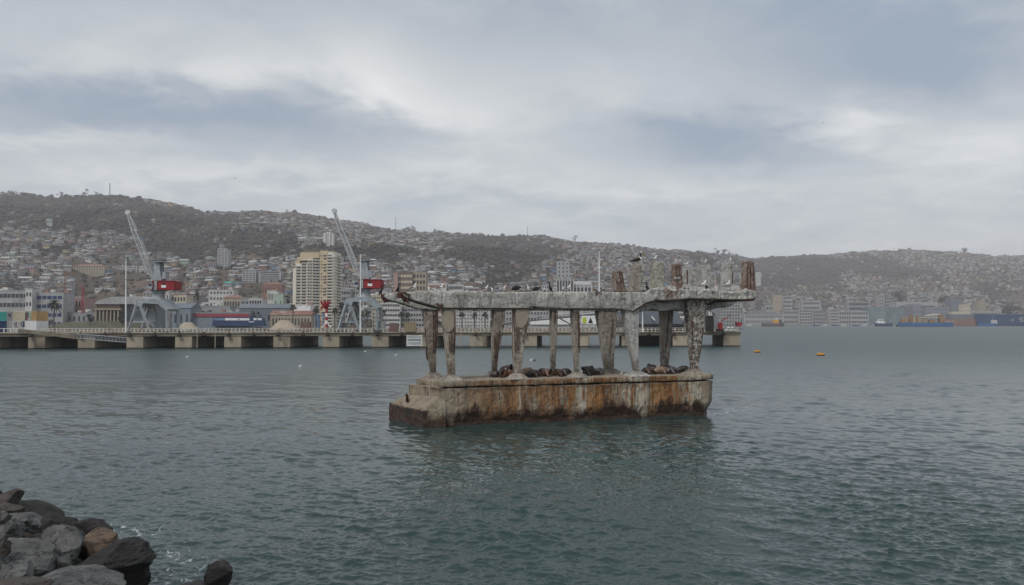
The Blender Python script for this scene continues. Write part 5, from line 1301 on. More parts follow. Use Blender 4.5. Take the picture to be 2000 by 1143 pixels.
# rounded corner with balconies
q0, q1 = P(638.5, 600, D), P(655, 600, D); zt = P(640, 492, D).z; n = 10
def round_plan(r0): 
    c = Vector((q1.x - 4.2, D + 4.2, 0)); pts = [Vector((q0.x, D - r0, 0))]
    for k in range(n + 1): an = -math.pi / 2 + k / n * math.pi / 2; pts.append(Vector((c.x + math.cos(an) * (4.2 + r0), c.y + math.sin(an) * (4.2 + r0), 0)))
    pts += [Vector((q1.x + r0, D + 20, 0)), Vector((q0.x, D + 20, 0))]; return pts
mb = MB(); ring(mb, [p + Vector((0, 0, 2)) for p in round_plan(0)], [p + Vector((0, 0, zt)) for p in round_plan(0)]); mb.build('rounded_corner', M['tower_cream'], t)
NF = 23; zb = 4.5; fh = (P(600, 503, D).z - zb) / NF * 1.0
ztop_of = [(571, 526), (588, 517), (612, 508), (631, 494), (647, 494)]
bays = [(578, 586.5, 519), (588.5, 597.5, 510), (601, 603.5, 505), (605.5, 608, 505), (610.5, 615.5, 502), (616, 623.5, 502)]
cnt = 0; rest = MB(); proto = {}
for f in range(NF + 3):
    z = zb + f * fh
    for bi, (x0, x1, yt) in enumerate(bays):
        if z + fh * .7 > P(600, yt, D).z: continue
        if f % 7 == (bi * 3) % 7 and bi in (1, 4): pass
        a, b_ = P(x0, 600, D), P(x1, 600, D)
        tgt = MB(); c = ((a.x + b_.x) / 2, D - .02, z + fh * .55); tgt.box(c, ((b_.x - a.x) * .93, .36, fh * .46))
        if cnt < 98: tgt.build('window', M['glass'], t); cnt += 1
        else: rest.add(tgt.v, tgt.f)
for f in range(NF + 5):
    z = zb + f * fh
    if z + fh > zt: continue
    for x0, x1 in ((626.5, 628.5), (631, 637)):
        if (f * 5 + int(x0)) % 4 == 0: continue
        a, b_ = P(x0, 600, D - .6), P(x1, 600, D - .6); rest.box(((a.x + b_.x) / 2, D - .62, z + fh * .55), (b_.x - a.x, .3, fh * .42))
    a, b_ = P(639.5, 600, D), P(647, 600, D); rest.box(((a.x + b_.x) / 2, D - .02, z + fh * .55), (b_.x - a.x, .34, fh * .5))
    a = P(655, 600, D); rest.box((a.x, D + 12, z + fh * .55), (.34, 12, fh * .5))
    s = MB(); ring(s, [p + Vector((0, 0, z + fh * .0)) for p in round_plan(1.1)], [p + Vector((0, 0, z + fh * .36)) for p in round_plan(1.1)]); s.build('balcony', M['tower_cream'], t)
tag(rest.build('window', M['glass'], t), kind='stuff')
for f in range(3, NF + 1):    # floor ledges across the front
    z = zb + f * fh; a, b_ = P(577, 600, D), P(598.5 if z > P(600, 507, D).z else 623.5, 600, D)
    if z > P(600, 517, D).z: a = P(588, 600, D)
    if z > P(600, 508, D).z: continue
    mb = MB(); mb.box(((a.x + b_.x) / 2, D - .25, z + fh * .12), (b_.x - a.x, .5, fh * .2)); mb.build('ledge', M['tower_cream'], t)
OCC.append((568, 659, 486, D))
# twin round-ish tower on the hill behind
D2 = thit(641, 483); t = thing('hill_tower', 'pale ribbed tower block high on the slope above the cream high rise', 'tower block', P(641, 483, D2))
for x0, x1, yt in ((631, 637, 455), (637, 641, 453), (641, 646, 453), (647, 651.5, 456)):
    mb = MB(); pbox(mb, x0, x1 - .6, yt, 492, D2 + (0 if x0 != 637 else 2), 14); mb.build('shaft', M['white'], t)
mb = MB(); pbox(mb, 631.5, 651, 457, 492, D2 + 3, 10); mb.build('core', M['mid_grey'], t); OCC.append((629, 653, 452, D2))
B('balcony_block', 'brown and rose balconied apartment block behind the left end of the ruin', 'building', 776, 806, 533, 800, 16, 'brown', nx=5, nz=9, fw=.8, fh=.4, wm='cream')
B('balcony_block', 'slim rose red stair tower left of the brown balconied block', 'building', 769, 777, 533, 796, 16, 'pink', nx=0, nz=0)
B('balcony_block', 'tan stair core with open loggias right of the brown block', 'building', 806, 832, 533, 802, 18, 'tan', nx=4, nz=9, fw=.6, fh=.55)
B('terrace_block', 'white banded terrace building above the beam near the first front column', 'building', 833, 872, 553, 860, 18, 'white', nx=1, nz=6, fw=.94, fh=.4, wm='brick')
B('terrace_block', 'white and grey striped block right of the banded terrace building', 'building', 876, 905, 556, 870, 16, 'white', nx=1, nz=6, fw=.94, fh=.5, wm='dark_grey')
B('apartment_block', 'cream apartment slab with small windows right of the second crane', 'building', 727, 748, 577, 700, 14, 'cream', nx=5, nz=8, fw=.6, fh=.45)
B('apartment_block', 'white apartment slab under the broken left beam tip', 'building', 746, 782, 591, 690, 12, 'white', nx=7, nz=5, fw=.8, fh=.4)
B('apartment_block', 'grey block with cream frames below the left cantilever', 'building', 784, 830, 600, 700, 12, 'pale_grey', nx=8, nz=4, fw=.7, fh=.45)
B('apartment_block', 'two glassy grey blocks behind the second crane, left half', 'building', 666, 684, 566, 760, 12, 'pale_grey', nx=4, nz=6, fw=.7, fh=.5)
B('apartment_block', 'grey block hidden behind the second crane legs', 'building', 684, 700, 566, 770, 12, 'pale_grey', nx=3, nz=6, fw=.5, fh=.5)
B('hotel', 'pale hotel with square windows seen between the first and second columns', 'building', 888, 957, 598, 720, 14, 'white', nx=12, nz=6, fw=.5, fh=.5, wm='dark_grey')
B('hotel', 'low pale hall between the second and third columns', 'building', 985, 1075, 606, 730, 14, 'pale_grey', nx=14, nz=3, fw=.5, fh=.4)
B('hotel', 'cream hall behind the slim middle columns', 'building', 1088, 1170, 600, 740, 14, 'white', nx=10, nz=3, fw=.6, fh=.4, wm='mid_grey')
t = thing('white_tent', 'broad white tent roof between the middle columns', 'tent', P(1065, 632, 640))
mb = MB(); mb.prism([P(1036, 634, 640), P(1040, 626, 640), P(1065, 621, 640), P(1110, 619, 640), P(1130, 634, 640)], (0, 20, 0)); mb.build('canopy', M['white_paint'], t)
mb = MB(); mb.box((P(1083, 636, 640).x, 650, 5), (P(1128, 636, 640).x - P(1038, 636, 640).x, 18, 4)); mb.build('side_wall', M['pale_grey'], t)
B('pale_tower', 'grey pink tower block above the middle of the beam', 'tower block', 1088, 1112, 511, 1150, 18, 'pale_grey', nx=3, nz=10, fw=.3, fh=.5, roofm='zinc')
t = B('finned_hall', 'pale hall with tall white fins above the middle of the beam', 'hall', 1087, 1120, 545, 900, 16, 'mid_grey', nx=6, nz=2, style='fins', fh=.8)
B('church_hall', 'low pale gabled hall with upright ribs right of the finned hall', 'hall', 1119, 1155, 556, 905, 22, 'pale_grey', roof='gable', roofm='zinc', nx=5, nz=1, style='fins', fh=.8)
B('twin_tower', 'left of the two pale slab towers behind the rusty end stub', 'tower block', 1446, 1456, 533, None, 14, 'white', nx=3, nz=10, ybase=560, fw=.4, fh=.35, group=None)
B('twin_tower', 'right of the two pale slab towers behind the rusty end stub', 'tower block', 1477, 1486, 532, None, 14, 'white', nx=3, nz=10, ybase=560, fw=.4, fh=.35)
B('ministry', 'large pale building with close set upright slots behind the quay tip', 'building', 1404, 1446, 588, 1000, 24, 'mid_grey', nx=14, nz=8, style='fins', fh=.6)
B('ministry', 'dark topped annex above the slotted building', 'building', 1425, 1450, 577, 1100, 20, 'pale_grey', nx=6, nz=3, fw=.6)
# right hand waterfront, about two kilometres away
t = B('customs_house', 'long white waterfront building with two rows of arched windows and dark roof', 'building', 1453, 1530, 614, 1990, 26 , 'far_white', roof='hip', roofm='dark_grey', nx=22, nz=2, fw=.5, fh=.55)
B('tower_block', 'plain beige tower block behind the white arcaded waterfront building', 'tower block', 1510, 1528, 576, 2060, 22, 'tan', nx=2, nz=2, fw=.1, fh=.1)
B('tower_block', 'white striped block right of the plain beige tower', 'tower block', 1529, 1547, 578, 2080, 20, 'far_white', nx=1, nz=7, fw=.9, fh=.5, wm='dark_grey')
B('offices', 'small grey house in front of the beige tower', 'building', 1496, 1510, 596, 2030, 16, 'pale_grey', nx=3, nz=3)
B('offices', 'white banded office behind the square framed block', 'building', 1566, 1603, 588, 2120, 24, 'far_white', nx=1, nz=5, fw=.95, fh=.5, wm='dark_grey')
B('offices', 'white square framed office near the water', 'building', 1560, 1587, 605, 2000, 20, 'far_white', nx=5, nz=5, fw=.68, fh=.6)
B('offices', 'grey green flat building between the customs house and framed office', 'building', 1530, 1560, 606, 2010, 24, 'pale_grey', nx=7, nz=3)
B('offices', 'darker grey office right of the square framed one', 'building', 1588, 1608, 606, 2010, 20, 'mid_grey', nx=5, nz=4)
B('offices', 'stepped white balcony building left of the pale terraces', 'building', 1620, 1638, 604, 2000, 20, 'far_white', nx=1, nz=5, fw=.9, fh=.5, wm='dark_grey')
B('offices', 'light grey terrace building in the middle of the far waterfront', 'building', 1638, 1662, 608, 2005, 20, 'pale_grey', nx=5, nz=3)
B('offices', 'white terrace building right of the light grey one', 'building', 1662, 1696, 608, 2000, 20, 'far_white', nx=7, nz=3, fw=.7)
B('offices', 'grey slab higher up behind the far terraces', 'building', 1655, 1700, 590, 2200, 24, 'mid_grey', nx=1, nz=5, fw=.9)
B('tower_block', 'narrow pale tower behind the glass mall', 'tower block', 1716, 1726, 577, 2300, 20, 'pale_grey', nx=2, nz=8)
B('tower_block', 'wider grey tower joined right of the narrow pale one', 'tower block', 1727, 1746, 580, 2320, 20, 'mid_grey', nx=4, nz=7)
for k, (x0, x1, m, lab) in enumerate(((1696, 1728, 'mall_glass', 'leftmost blue green glass bay'), (1728, 1768, 'mall_glass', 'greenest wide glass bay, second from the left'), (1768, 1783, 'dark_grey', 'narrow dark bay'), (1783, 1800, 'blue_grey', 'blue grey stepped tower bay'), (1800, 1808, 'dark_grey', 'narrow dark bay right of the stepped tower'), (1808, 1854, 'blue_grey', 'long blue grey right wing'))):
    B('glass_mall', lab + ' of the shopping mall on the far waterfront', 'building', x0, x1, 600 if k != 3 else 594, 2050 - k, 40, m, roofm='pale_grey', nx=max(2, int((x1 - x0) / 4)), nz=4, fw=.6, fh=.7, wm='mall_glass' if k < 2 else 'slate')
B('mall_roof', 'pale flat parking deck behind the glass mall', 'building', 1750, 1832, 590, 2150, 40, 'pale_grey', nx=1, nz=2, fw=.9, fh=.3)
B('dark_block', 'dark blue block right of the mall', 'building', 1857, 1881, 586, 2120, 26, 'navy_dark' if 'navy_dark' in M else 'slate', nx=1, nz=1, fw=.1, fh=.1)
B('cream_block', 'pale yellow block in front of the dark blue one', 'building', 1880, 1895, 595, 2010, 18, 'cream', nx=3, nz=5, fw=.3, fh=.3)
B('cream_block', 'long low pale yellow wing left of the pale yellow block', 'building', 1860, 1880, 609, 2005, 18, 'cream', nx=6, nz=1, fw=.4, fh=.3)
B('grey_tower', 'hazy beige tower right of the pale yellow block', 'tower block', 1912, 1925, 588, 2200, 18, 'tan', nx=3, nz=9, fw=.3, fh=.4)
B('grey_tower', 'low hazy podium around the beige tower', 'building', 1897, 1955, 608, 2100, 24, 'pale_grey', nx=10, nz=2)
B('white_store', 'tiny white house with dark roof on the far right shore', 'house', 1946, 1956, 603, 2200, 14 , 'far_white', roof='gable', roofm='dark_grey', nx=3, nz=1)
# seawall along the far right shore
mb = MB(); sw = [(1452, 636.6), (1560, 636.5), (1700, 636.3), (2080, 636.2)]
for (x0, y0), (x1, y1) in zip(sw, sw[1:]):
    a, b_ = W(x0, y0), W(x1, y1); mb.box(((a.x + b_.x) / 2, (a.y + b_.y) / 2, 1.6), (abs(b_.x - a.x) + 2, 6, 3.2), math.atan2(b_.y - a.y, b_.x - a.x) * 1.0)
tag(centre(mb.build('sea_wall', M['mid_grey'])), 'grey stone sea wall along the far right shore', 'sea wall')
# red tower cranes in the town
def derrick(px, y0, y1, D, label, lean=0):
    t = thing('red_derrick', label, 'crane', P(px, y1, D)); mb = MB(); a, b_ = P(px, y1, D), P(px + lean, y0, D); s = .9
    for dx, dy in ((-s, -s), (s, -s), (s, s), (-s, s)): mb.tube(a + Vector((dx, dy, 0)), b_ + Vector((dx * .6, dy * .6, 0)), .17, n=4)
    n = 9
    for k in range(n):
        p, q = a.lerp(b_, k / n), a.lerp(b_, (k + 1) / n)
        for dx in (-s, s): mb.tube(p + Vector((dx, -s, 0)), q + Vector((-dx, -s, 0)), .11, n=4)
    mb.build('lattice_mast', M['brick' if px < 140 else 'deep_red'], t); return t
derrick(162, 560, 612, 560, 'bright red lattice mast standing behind the grassy bank')
t = derrick(127, 530, 612, 760, 'thin dark red lattice mast at the right end of the office blocks')
mb = MB(); mb.path([P(112, 531, 760), P(146, 532, 760)], [.3, .3], 4); mb.build('cross_jib', M['brick'], t)
# radio masts on the ridge
for px, yt, yb, lab in ((214.5, 358, 380, 'radio mast on the highest ridge at the left'), (773, 425, 447, 'hair thin radio mast in the dip of the ridge'), (1030.5, 442, 459, 'short radio mast on the middle ridge'), (1746, 483, 490, 'tiny mast on the right hand ridge')):
    D = float(DRf(px)) - 6; a, b_ = P(px, yb + 2, D), P(px, yt, D); t = thing('radio_mast', lab, 'radio mast', a)
    mb = MB(); mb.path([a, a.lerp(b_, .6), b_], [2.2, 1.4, .9] if yt < 400 else [1.3, 1.0, .7], 5); mb.build('pole', M['mid_grey'], t)
    mb = MB()
    for f in (.55, .8, .98): q = a.lerp(b_, f); mb.box(q, (5 if yt < 400 else 3, 3, 1.4))
    mb.build('antenna', M['mid_grey'], t)

# ------------------------------------------------------------------ ships
def hull(name, t, x0, x1, yd, D, wid, m, bow=-1, sheer=1.5, red=True, rake=.06):
    a, b_ = P(x0, 640, D).x, P(x1, 640, D).x; zd = P(x0, yd, D).z; n = 14; vs = []; fs = []
    for i in range(n + 1):
        f = i / n; g = f if bow > 0 else 1 - f       # g=1 at the bow
        w = wid / 2 * (1 - max(0, (g - .72) / .28) ** 1.8 * .97) * (.82 + .18 * min(1, g * 8)); zz = zd + sheer * max(0, g - .6) ** 2 * 6 + .3 * sheer * max(0, .15 - g) * 4
        x = lerp(a, b_, f); xr = x + (b_ - a) * rake * max(0, (g - .8) / .2) * (1 if bow > 0 else -1) * 0
        sx = (1 if bow > 0 else -1) * (b_ - a) * rake * max(0, (g - .75) / .25)
        for (yy, z, kx) in ((w, zz, 1), (w * .96, .7, 0), (w * .9, -1.0, 0)):
            for s in (-1, 1): vs.append((x + sx * (kx - 1), D + wid / 2 + s * yy, z))
    for i in range(n):
        o, p = i * 6, i * 6 + 6
        fs += [(o, p, p + 1, o + 1), (o + 2, p + 2, p, o), (o + 1, p + 1, p + 3, o + 3), (o + 4, p + 4, p + 2, o + 2), (o + 3, p + 3, p + 5, o + 5)]
    fs += [(0, 1, 3, 2), (2, 3, 5, 4)]; e = n * 6; fs += [(e + 1, e, e + 2, e + 3), (e + 3, e + 2, e + 4, e + 5)]
    mi = []
    mb = MB(); mb.add(vs, fs); 
    for q, f in enumerate(mb.f):
        if red and all(vs[v][2] <= .71 for v in f): mb.m[q] = 1
    return mb.build(name, [M[m], M['brick']], t)
def part(t, nm, x0, x1, y0, y1, D, dep, m): mb = MB(); pbox(mb, x0, x1, y0, y1, D, dep); return mb.build(nm, M[m], t)
D = 1330; t = thing('cargo_ship', 'blue hulled workship with orange deck machinery anchored off the far shore', 'ship', W(1812, 638.8))
hull('hull', t, 1757, 1863, 630.5, D, 16, 'ship_blue', bow=-1, sheer=1.0, rake=.05)
part(t, 'deck_house', 1837, 1842, 614, 631, D + 4, 8, 'orange'); part(t, 'deck_house', 1800, 1836, 619.5, 621, D + 3, 10, 'cream')
mb = MB(); mb.prism([P(1807, 617, D + 4), P(1828, 612.5, D + 4), P(1837, 613.5, D + 4), P(1837, 616, D + 4)], (0, 8, 0)); mb.build('conveyor', M['cream'], t)
for x in range(1801, 1837, 5): part(t, 'stanchion', x, x + .8, 620.5, 631, D + 3.5, .6, 'orange')
for x, y, w, c in ((1764, 624, 5, 'orange'), (1770, 620, 4, 'ochre'), (1775, 622, 5, 'rust_roof'), (1781, 616, 2.5, 'orange'), (1786, 621, 5, 'tan'), (1792, 618, 4, 'orange'), (1797, 623, 5, 'ochre'), (1808, 624, 9, 'tan'), (1820, 625, 9, 'orange'), (1845, 627, 8, 'rust_roof')):
    mb = MB(); q = P(x, 631, D); pbox(mb, x - w / 2, x + w / 2, y, 631, D + 4, 6); mb.path([P(x, y, D + 6), P(x + 1, y - 3, D + 6)], [1.2, .5], 6); mb.build('deck_machine', M[c], t)
part(t, 'tail_rail', 1846, 1863, 627.5, 628.3, D + 1, .5, 'white')
# yellow and black tug
D = 1400; t = thing('tug_boat', 'small dark tug with yellow wheelhouse near the white arcaded building', 'boat', W(1513, 637.3))
hull('hull', t, 1490, 1534, 631.5, D, 9, 'dark_grey', bow=1, sheer=1.2)
part(t, 'wheelhouse', 1511, 1522, 625, 632, D + 2, 5, 'yellow'); part(t, 'bridge', 1514, 1520, 620.5, 625, D + 2.5, 4, 'white'); part(t, 'funnel', 1523, 1526, 624, 632, D + 3, 3, 'navy')
mb = MB(); mb.path([P(1517, 621, D + 4), P(1517, 612, D + 4)], [.35, .2], 6); mb.build('mast', M['mid_grey'], t); mb = MB(); mb.path([P(1511, 631, D + 4), P(1504, 624, D + 4)], [.5, .3], 6); mb.build('boom', M['yellow'], t)
# white tug/yacht
D = 1500; t = thing('motor_yacht', 'white cabined boat with dark hull moored left of the blue workship', 'boat', W(1725, 637))
hull('hull', t, 1709, 1744, 631.8, D, 9, 'navy', bow=-1, sheer=1.4, red=False)
part(t, 'cabin', 1712, 1729, 628, 632.5, D + 2, 5, 'white_paint'); part(t, 'flybridge', 1716, 1725, 623.5, 628, D + 2.4, 4, 'white_paint'); part(t, 'window', 1717, 1724, 625, 626.5, D + 2.2, .3, 'glass')
D = 1450; t = thing('launch', 'low dark launch right beside the bow of the blue workship', 'boat', W(1758, 637.2)); hull('hull', t, 1750, 1767, 633.6, D, 5, 'navy', bow=-1, sheer=.6, red=False); part(t, 'cabin', 1757, 1762, 631.5, 634, D + 1.5, 2.5, 'white')
# small moored boats
rg = random.Random(3)
for k, (px, lab) in enumerate(((1463, 'white speck of a boat at the left end of the far shore'), (1595, 'small pale boat right of the dark tug'), (1612, 'tiny boat under the stepped white balcony building'), (1632, 'tiny moored boat below the light grey terrace'), (1648, 'low boat in the middle of the moored row'), (1672, 'small dark boat below the white terrace building'), (1690, 'low dark boat left of the white cabined yacht'))):
    D = 1700; t = thing('small_boat', lab, 'boat', W(px, 636.9), 'small boats moored along the far sea wall'); hull('hull', t, px - 6, px + 6, 634.5, D, 4, 'navy' if k % 2 else 'white', bow=rg.choice((-1, 1)), sheer=.6, red=False); part(t, 'cabin', px - 2, px + 3, 632.7, 634.9, D + 1, 2, 'white')
# big blue container ship and the long rust-coloured hull on the right
D = 1620; t = thing('container_ship', 'huge dark blue ship hull with pale letters at the right frame edge', 'ship', W(2010, 637))
hull('hull', t, 1913, 2180, 614.5, D, 34, 'ship_dark', bow=-1, sheer=1.2, rake=.02)
def glyph(strokes, x, y, s, r, m):
    mb = MB()
    for st in strokes: mb.path([P(x + a * s, y - b * s, D - 1.3) + Vector((0, 0, 0)) for a, b in st], [r] * len(st), 6, up=(0, 1, 0))
    mb.build('hull_letter', M[m], t)
glyph([[(.95, 1.0), (.3, 1.0), (0, .8), (.1, .58), (.85, .42), (1, .2), (.7, 0), (0, 0)]], 1991, 628.2, 7.5, .75, 'white')
glyph([[(.1, 1), (0, .45), (.6, .1)], [(1, .5), (.5, .9)], [(1, 1), (1.0, 0), (.5, .15)]], 1974, 628, 6.0, .45, 'white')
D = 1640; t = thing('barge', 'long low faded maroon hull between the workship and the dark blue ship', 'ship', W(1890, 637)); hull('hull', t, 1852, 1922, 623, D, 26, 'brick', bow=-1, sheer=.3, red=False, rake=0.0)
mb = MB(); pbox(mb, 1856, 1952, 614, 624, D + 3, 18); mb.build('cargo_deck', M['slate'], t)
D = 1560; t = thing('pilot_boat', 'small blue boat with white bow in front of the dark blue ship', 'boat', W(1925, 637)); hull('hull', t, 1913, 1951, 632, D, 8, 'ship_blue', bow=1, sheer=1.6, red=False); part(t, 'cabin', 1938, 1948, 625, 633, D + 2, 5, 'white'); mb = MB(); mb.path([P(1939, 628, D + 3), P(1938, 615, D + 3)], [.5, .3], 5); mb.build('mast', M['mid_grey'], t)
# ------------------------------------------------------------------ vegetation
def leaf_mat(name, c, var=.45):
    return mat(name, c, .85, var, 1.2)
M['palm'] = leaf_mat('palm_leaf', (.035, .045, .026)); M['leaf_dark'] = leaf_mat('dark_foliage', (.021, .023, .019)); M['leaf_mid'] = leaf_mat('mid_foliage', (.034, .034, .027)); M['leaf_olive'] = leaf_mat('olive_foliage', (.052, .045, .036))
def palm_proto(h, r, label, loc):
    t = thing('palm_tree', label, 'palm', loc, 'palms along the waterfront avenue'); rg = random.Random(int(loc.x * 7))
    mb = MB(); mb.path([loc, loc + Vector((.1, 0, h * .5)), loc + Vector((0, 0, h))], [.5, .38, .42], 8); mb.build('trunk', M['trunk'], t)
    mb = MB(); top = loc + Vector((0, 0, h))
    for k in range(46):
        az = rg.uniform(0, 2 * math.pi); el = rg.uniform(-.75, 1.25); L_ = r * rg.uniform(.8, 1.15); d = Vector((math.cos(az) * math.cos(el), math.sin(az) * math.cos(el), math.sin(el)))
        pts = [top + d * (L_ * f) - Vector((0, 0, L_ * .55 * f * f)) for f in (0, .35, .7, 1.0)]; side = d.cross(Vector((0, 0, 1)))
        side = (side.normalized() if side.length > .01 else Vector((1, 0, 0)))
        ws = [.25, .55, .45, .05]; vs = []
        for p, w in zip(pts, ws): vs += [p - side * w - Vector((0, 0, w * .5)), p, p + side * w - Vector((0, 0, w * .5))]
        fs = []
        for q in range(3):
            for s in (0, 1): a = q * 3 + s; fs.append((a, a + 1, a + 4, a + 3))
        mb.add(vs, fs)
    mb.build('crown', M['palm'], t); return t
palms = [(105, 592, 640, 520, 'large feathery palm before the blue windowed office block', 4.6), (572, 598, 640, 560, 'palm left of the white cube building', 2.6), (617, 603, 640, 560, 'palm at the foot of the cream tower', 2.5), (653.5, 604, 640, 560, 'palm right of the striped post', 2.5),
         (717, 609, 640, 560, 'palm between the legs of the second crane', 2.4), (747, 608, 640, 560, 'palm below the broken left beam tip', 2.5), (784, 612, 640, 560, 'small palm left of the first columns', 2.2), (797, 613, 640, 565, 'second small palm close to the first columns', 2.2),
         (902, 612, 640, 560, 'left of three palms between the first and second columns', 2.4), (927, 613, 640, 560, 'middle of three palms between the first and second columns', 2.3), (947.5, 613, 640, 560, 'right of three palms between the first and second columns', 2.4), (1296, 610, 640, 560, 'dark palm behind the last rear column', 2.4)]
for px, yc, yb, D, lab, r in palms:
    c = P(px, yb, D); c.z = tz(c.x, c.y) if D >= 560 else 3; zt = P(px, yc, D).z
    if D < 560: c.z = 0.5
    palm_proto(zt - c.z, r * 1.25, lab, c)
def tree(px, ytop, ybase, D, wpx, label, m='leaf_dark', trunk=True, name='tree', group=None, seed=0, n=420, shape=1.0):
    base = P(px, ybase + (3 if name == 'ridge_tree' else 0), D); h = P(px, ytop, D).z - base.z; w = wpx / FPX * D; rg = random.Random(seed + int(px * 3))
    t = thing(name, label, 'tree', base, group); tb_ = .12 * h if trunk else .05 * h
    mb = MB(); mb.path([base - Vector((0, 0, 2)), base + Vector((0, 0, tb_)), base + Vector((w * .03, 0, h * .7))], [w * .06, w * .05, w * .015], 7)
    for k in range(5): az = rg.uniform(0, 6.28); mb.path([base + Vector((0, 0, tb_)), base + Vector((math.cos(az) * w * .3, math.sin(az) * w * .3, h * rg.uniform(.5, .8)))], [w * .03, w * .01], 5)
    mb.build('trunk', M['trunk'], t); mb = MB()
    cl = [(Vector((rg.gauss(0, .22) * w, rg.gauss(0, .22) * w, tb_ + (h - tb_) * (.08 + .8 * rg.random()))), rg.uniform(.14, .26) * w) for _ in range(9)]
    for k in range(n):
        c, r = rg.choice(cl); d = Vector((rg.gauss(0, 1), rg.gauss(0, 1), rg.gauss(0, 1))).normalized() * r * rg.uniform(.6, 1.05) * Vector((1, 1, 1)).x
        p = base + c + Vector((d.x, d.y, d.z * .7 * shape)); s = w * rg.uniform(.025, .06); a = Vector((rg.gauss(0, 1), rg.gauss(0, 1), rg.gauss(0, 1))).normalized(); b_ = a.orthogonal().normalized()
        c_ = a.cross(b_); mb.add([p + b_ * s, p + c_ * s, p - b_ * s, p - c_ * s], [(0, 1, 2, 3)])
    mb.build('crown', M[m], t); return t
ridge_trees = [(119, 374, 386, 12, 'round dark tree alone on the left ridge'), (166, 367, 383, 11, 'tallest tree on the left ridge, left of the radio mast'), (188, 373, 383, 8, 'small umbrella shaped tree between the tall one and the radio mast'), (20, 374, 382, 20, 'low clump at the left end of the ridge'), (48, 377, 384, 24, 'wide low clump second on the left ridge'),
    (796, 442, 454, 18, 'big bushy tree right of the dip in the ridge'), (809, 441, 455, 14, 'tall tree right beside the bushy one of the dip'), (849, 445, 456, 9, 'lone tree on the ridge above the first columns'), (1123, 460, 470, 9, 'lone round tree on the ridge above the middle of the beam'),
    (1402, 484, 497, 12, 'left tree of the ridge pair near the break of the hills'), (1416, 486, 500, 14, 'bushy tree on the ridge near the break of the hills'), (1426, 488, 501, 8, 'narrow tree right beside the bushy one'), (1438, 493, 503, 10, 'low tree just before the ridge drops'),
    (1884, 482, 493, 15, 'large round tree alone on the right ridge'), (1965, 495, 503, 8, 'small tree at the far right of the ridge'), (1372, 489, 494, 8, 'pointed tree on the ridge above the pale stubs'), (560, 408, 414, 7, 'tiny tree on the ridge above the cream tower'), (1776, 484, 490, 14, 'low wide clump on top of the right ridge')]
for k, (px, yt, yb, w, lab) in enumerate(ridge_trees): tree(px, yt, yb, float(DRf(px)) - 25, w * 1.1, lab, 'leaf_dark', name='ridge_tree', group='trees standing on the skyline', seed=k, n=260)
town_trees = [(83, 612, 632, 585, 22, 'dense dark bush at the foot of the large palm'), (176, 612, 632, 580, 16, 'dark tree left of the station hall'), (240, 613, 634, 580, 18, 'dark tree right of the station hall columns'), (498, 607, 632, 570, 20, 'dark round tree behind the right end of the blue wagon'), (395, 606, 616, 600, 18, 'bush on the warehouse side behind the crimson band'),
    (386, 563, 592, 720, 14, 'dark slim tree right of the cream house'), (672, 590, 622, 620, 26, 'dark tree mass behind the second crane, left'), (700, 604, 630, 620, 24, 'dark tree behind the legs of the second crane'), (562, 575, 600, 760, 12, 'dark tree at the left foot of the cream tower'), (1757, 571, 590, 2300, 24, 'big dark tree behind the glass mall'),
    (1840, 578, 592, 2400, 20, 'dark tree group left of the dark blue block'), (1965, 600, 612, 2200, 34, 'dark grove at the right shore above the blue ship')]
for k, (px, yt, yb, D, w, lab) in enumerate(town_trees):
    tree(px, yt, yb, D, w, lab, 'leaf_dark', name='tree', group='trees of the harbour town', seed=50 + k, n=700)
# grassy bank behind the container stack
xs = np.linspace(P(66, 640, 575).x, P(262, 640, 575).x, 60); ysb = np.linspace(568, 606, 14); XX, YY = np.meshgrid(xs, ysb, indexing='ij'); e = np.sin(np.linspace(0, math.pi, 60))[:, None] ** .3
ZZ = 2.9 + e * smooth01((YY - 568) / 26) * 5.6 + (fbm(XX / 5, YY / 5, 3, 8) - .5) * .8
bk = grid_mesh('grass_bank', XX, YY, ZZ, mat('rough_grass', (.075, .075, .045), .95, .4, .25)); tag(bk, kind='structure')

# ---- hillside woods and scrub as one mass
ICO = None
def ico_arrays(sub):
    bm = bmesh.new(); bmesh.ops.create_icosphere(bm, subdivisions=sub, radius=1); v = np.array([x.co[:] for x in bm.verts]); f = np.array([[q.index for q in x.verts] for x in bm.faces]); bm.free(); return v, f
def mass(name, V, F, mats, midx=None):
    me = bpy.data.meshes.new(name); me.vertices.add(len(V)); me.vertices.foreach_set('co', V.astype(np.float32).ravel()); k = F.shape[1]
    me.loops.add(F.size); me.loops.foreach_set('vertex_index', F.astype(np.int32).ravel()); me.polygons.add(len(F)); me.polygons.foreach_set('loop_start', np.arange(0, F.size, k, dtype=np.int32))
    for m in mats: me.materials.append(m)
    if midx is not None: me.polygons.foreach_set('material_index', midx.astype(np.int32))
    me.update(calc_edges=True); o = bpy.data.objects.new(name, me); COL.objects.link(o); return o
def gi(A, D):      # bilinear terrain lookup, arrays of azimuth pixel and distance
    fa = np.clip((A - PA0) / (PA1 - PA0) * (NA - 1), 0, NA - 2.001); d0 = D0f(A); dr = DRf(A); t = np.clip((D - d0) / ((dr - d0) / TR) * (NTT - 1), 0, NTT - 2.001)
    i = fa.astype(int); j = t.astype(int); u = fa - i; v = t - j
    def g(Z): return (Z[i, j] * (1 - u) + Z[i + 1, j] * u) * (1 - v) + (Z[i, j + 1] * (1 - u) + Z[i + 1, j + 1] * u) * v
    return g(GZ), g(GV)
rn = np.random.default_rng(11)
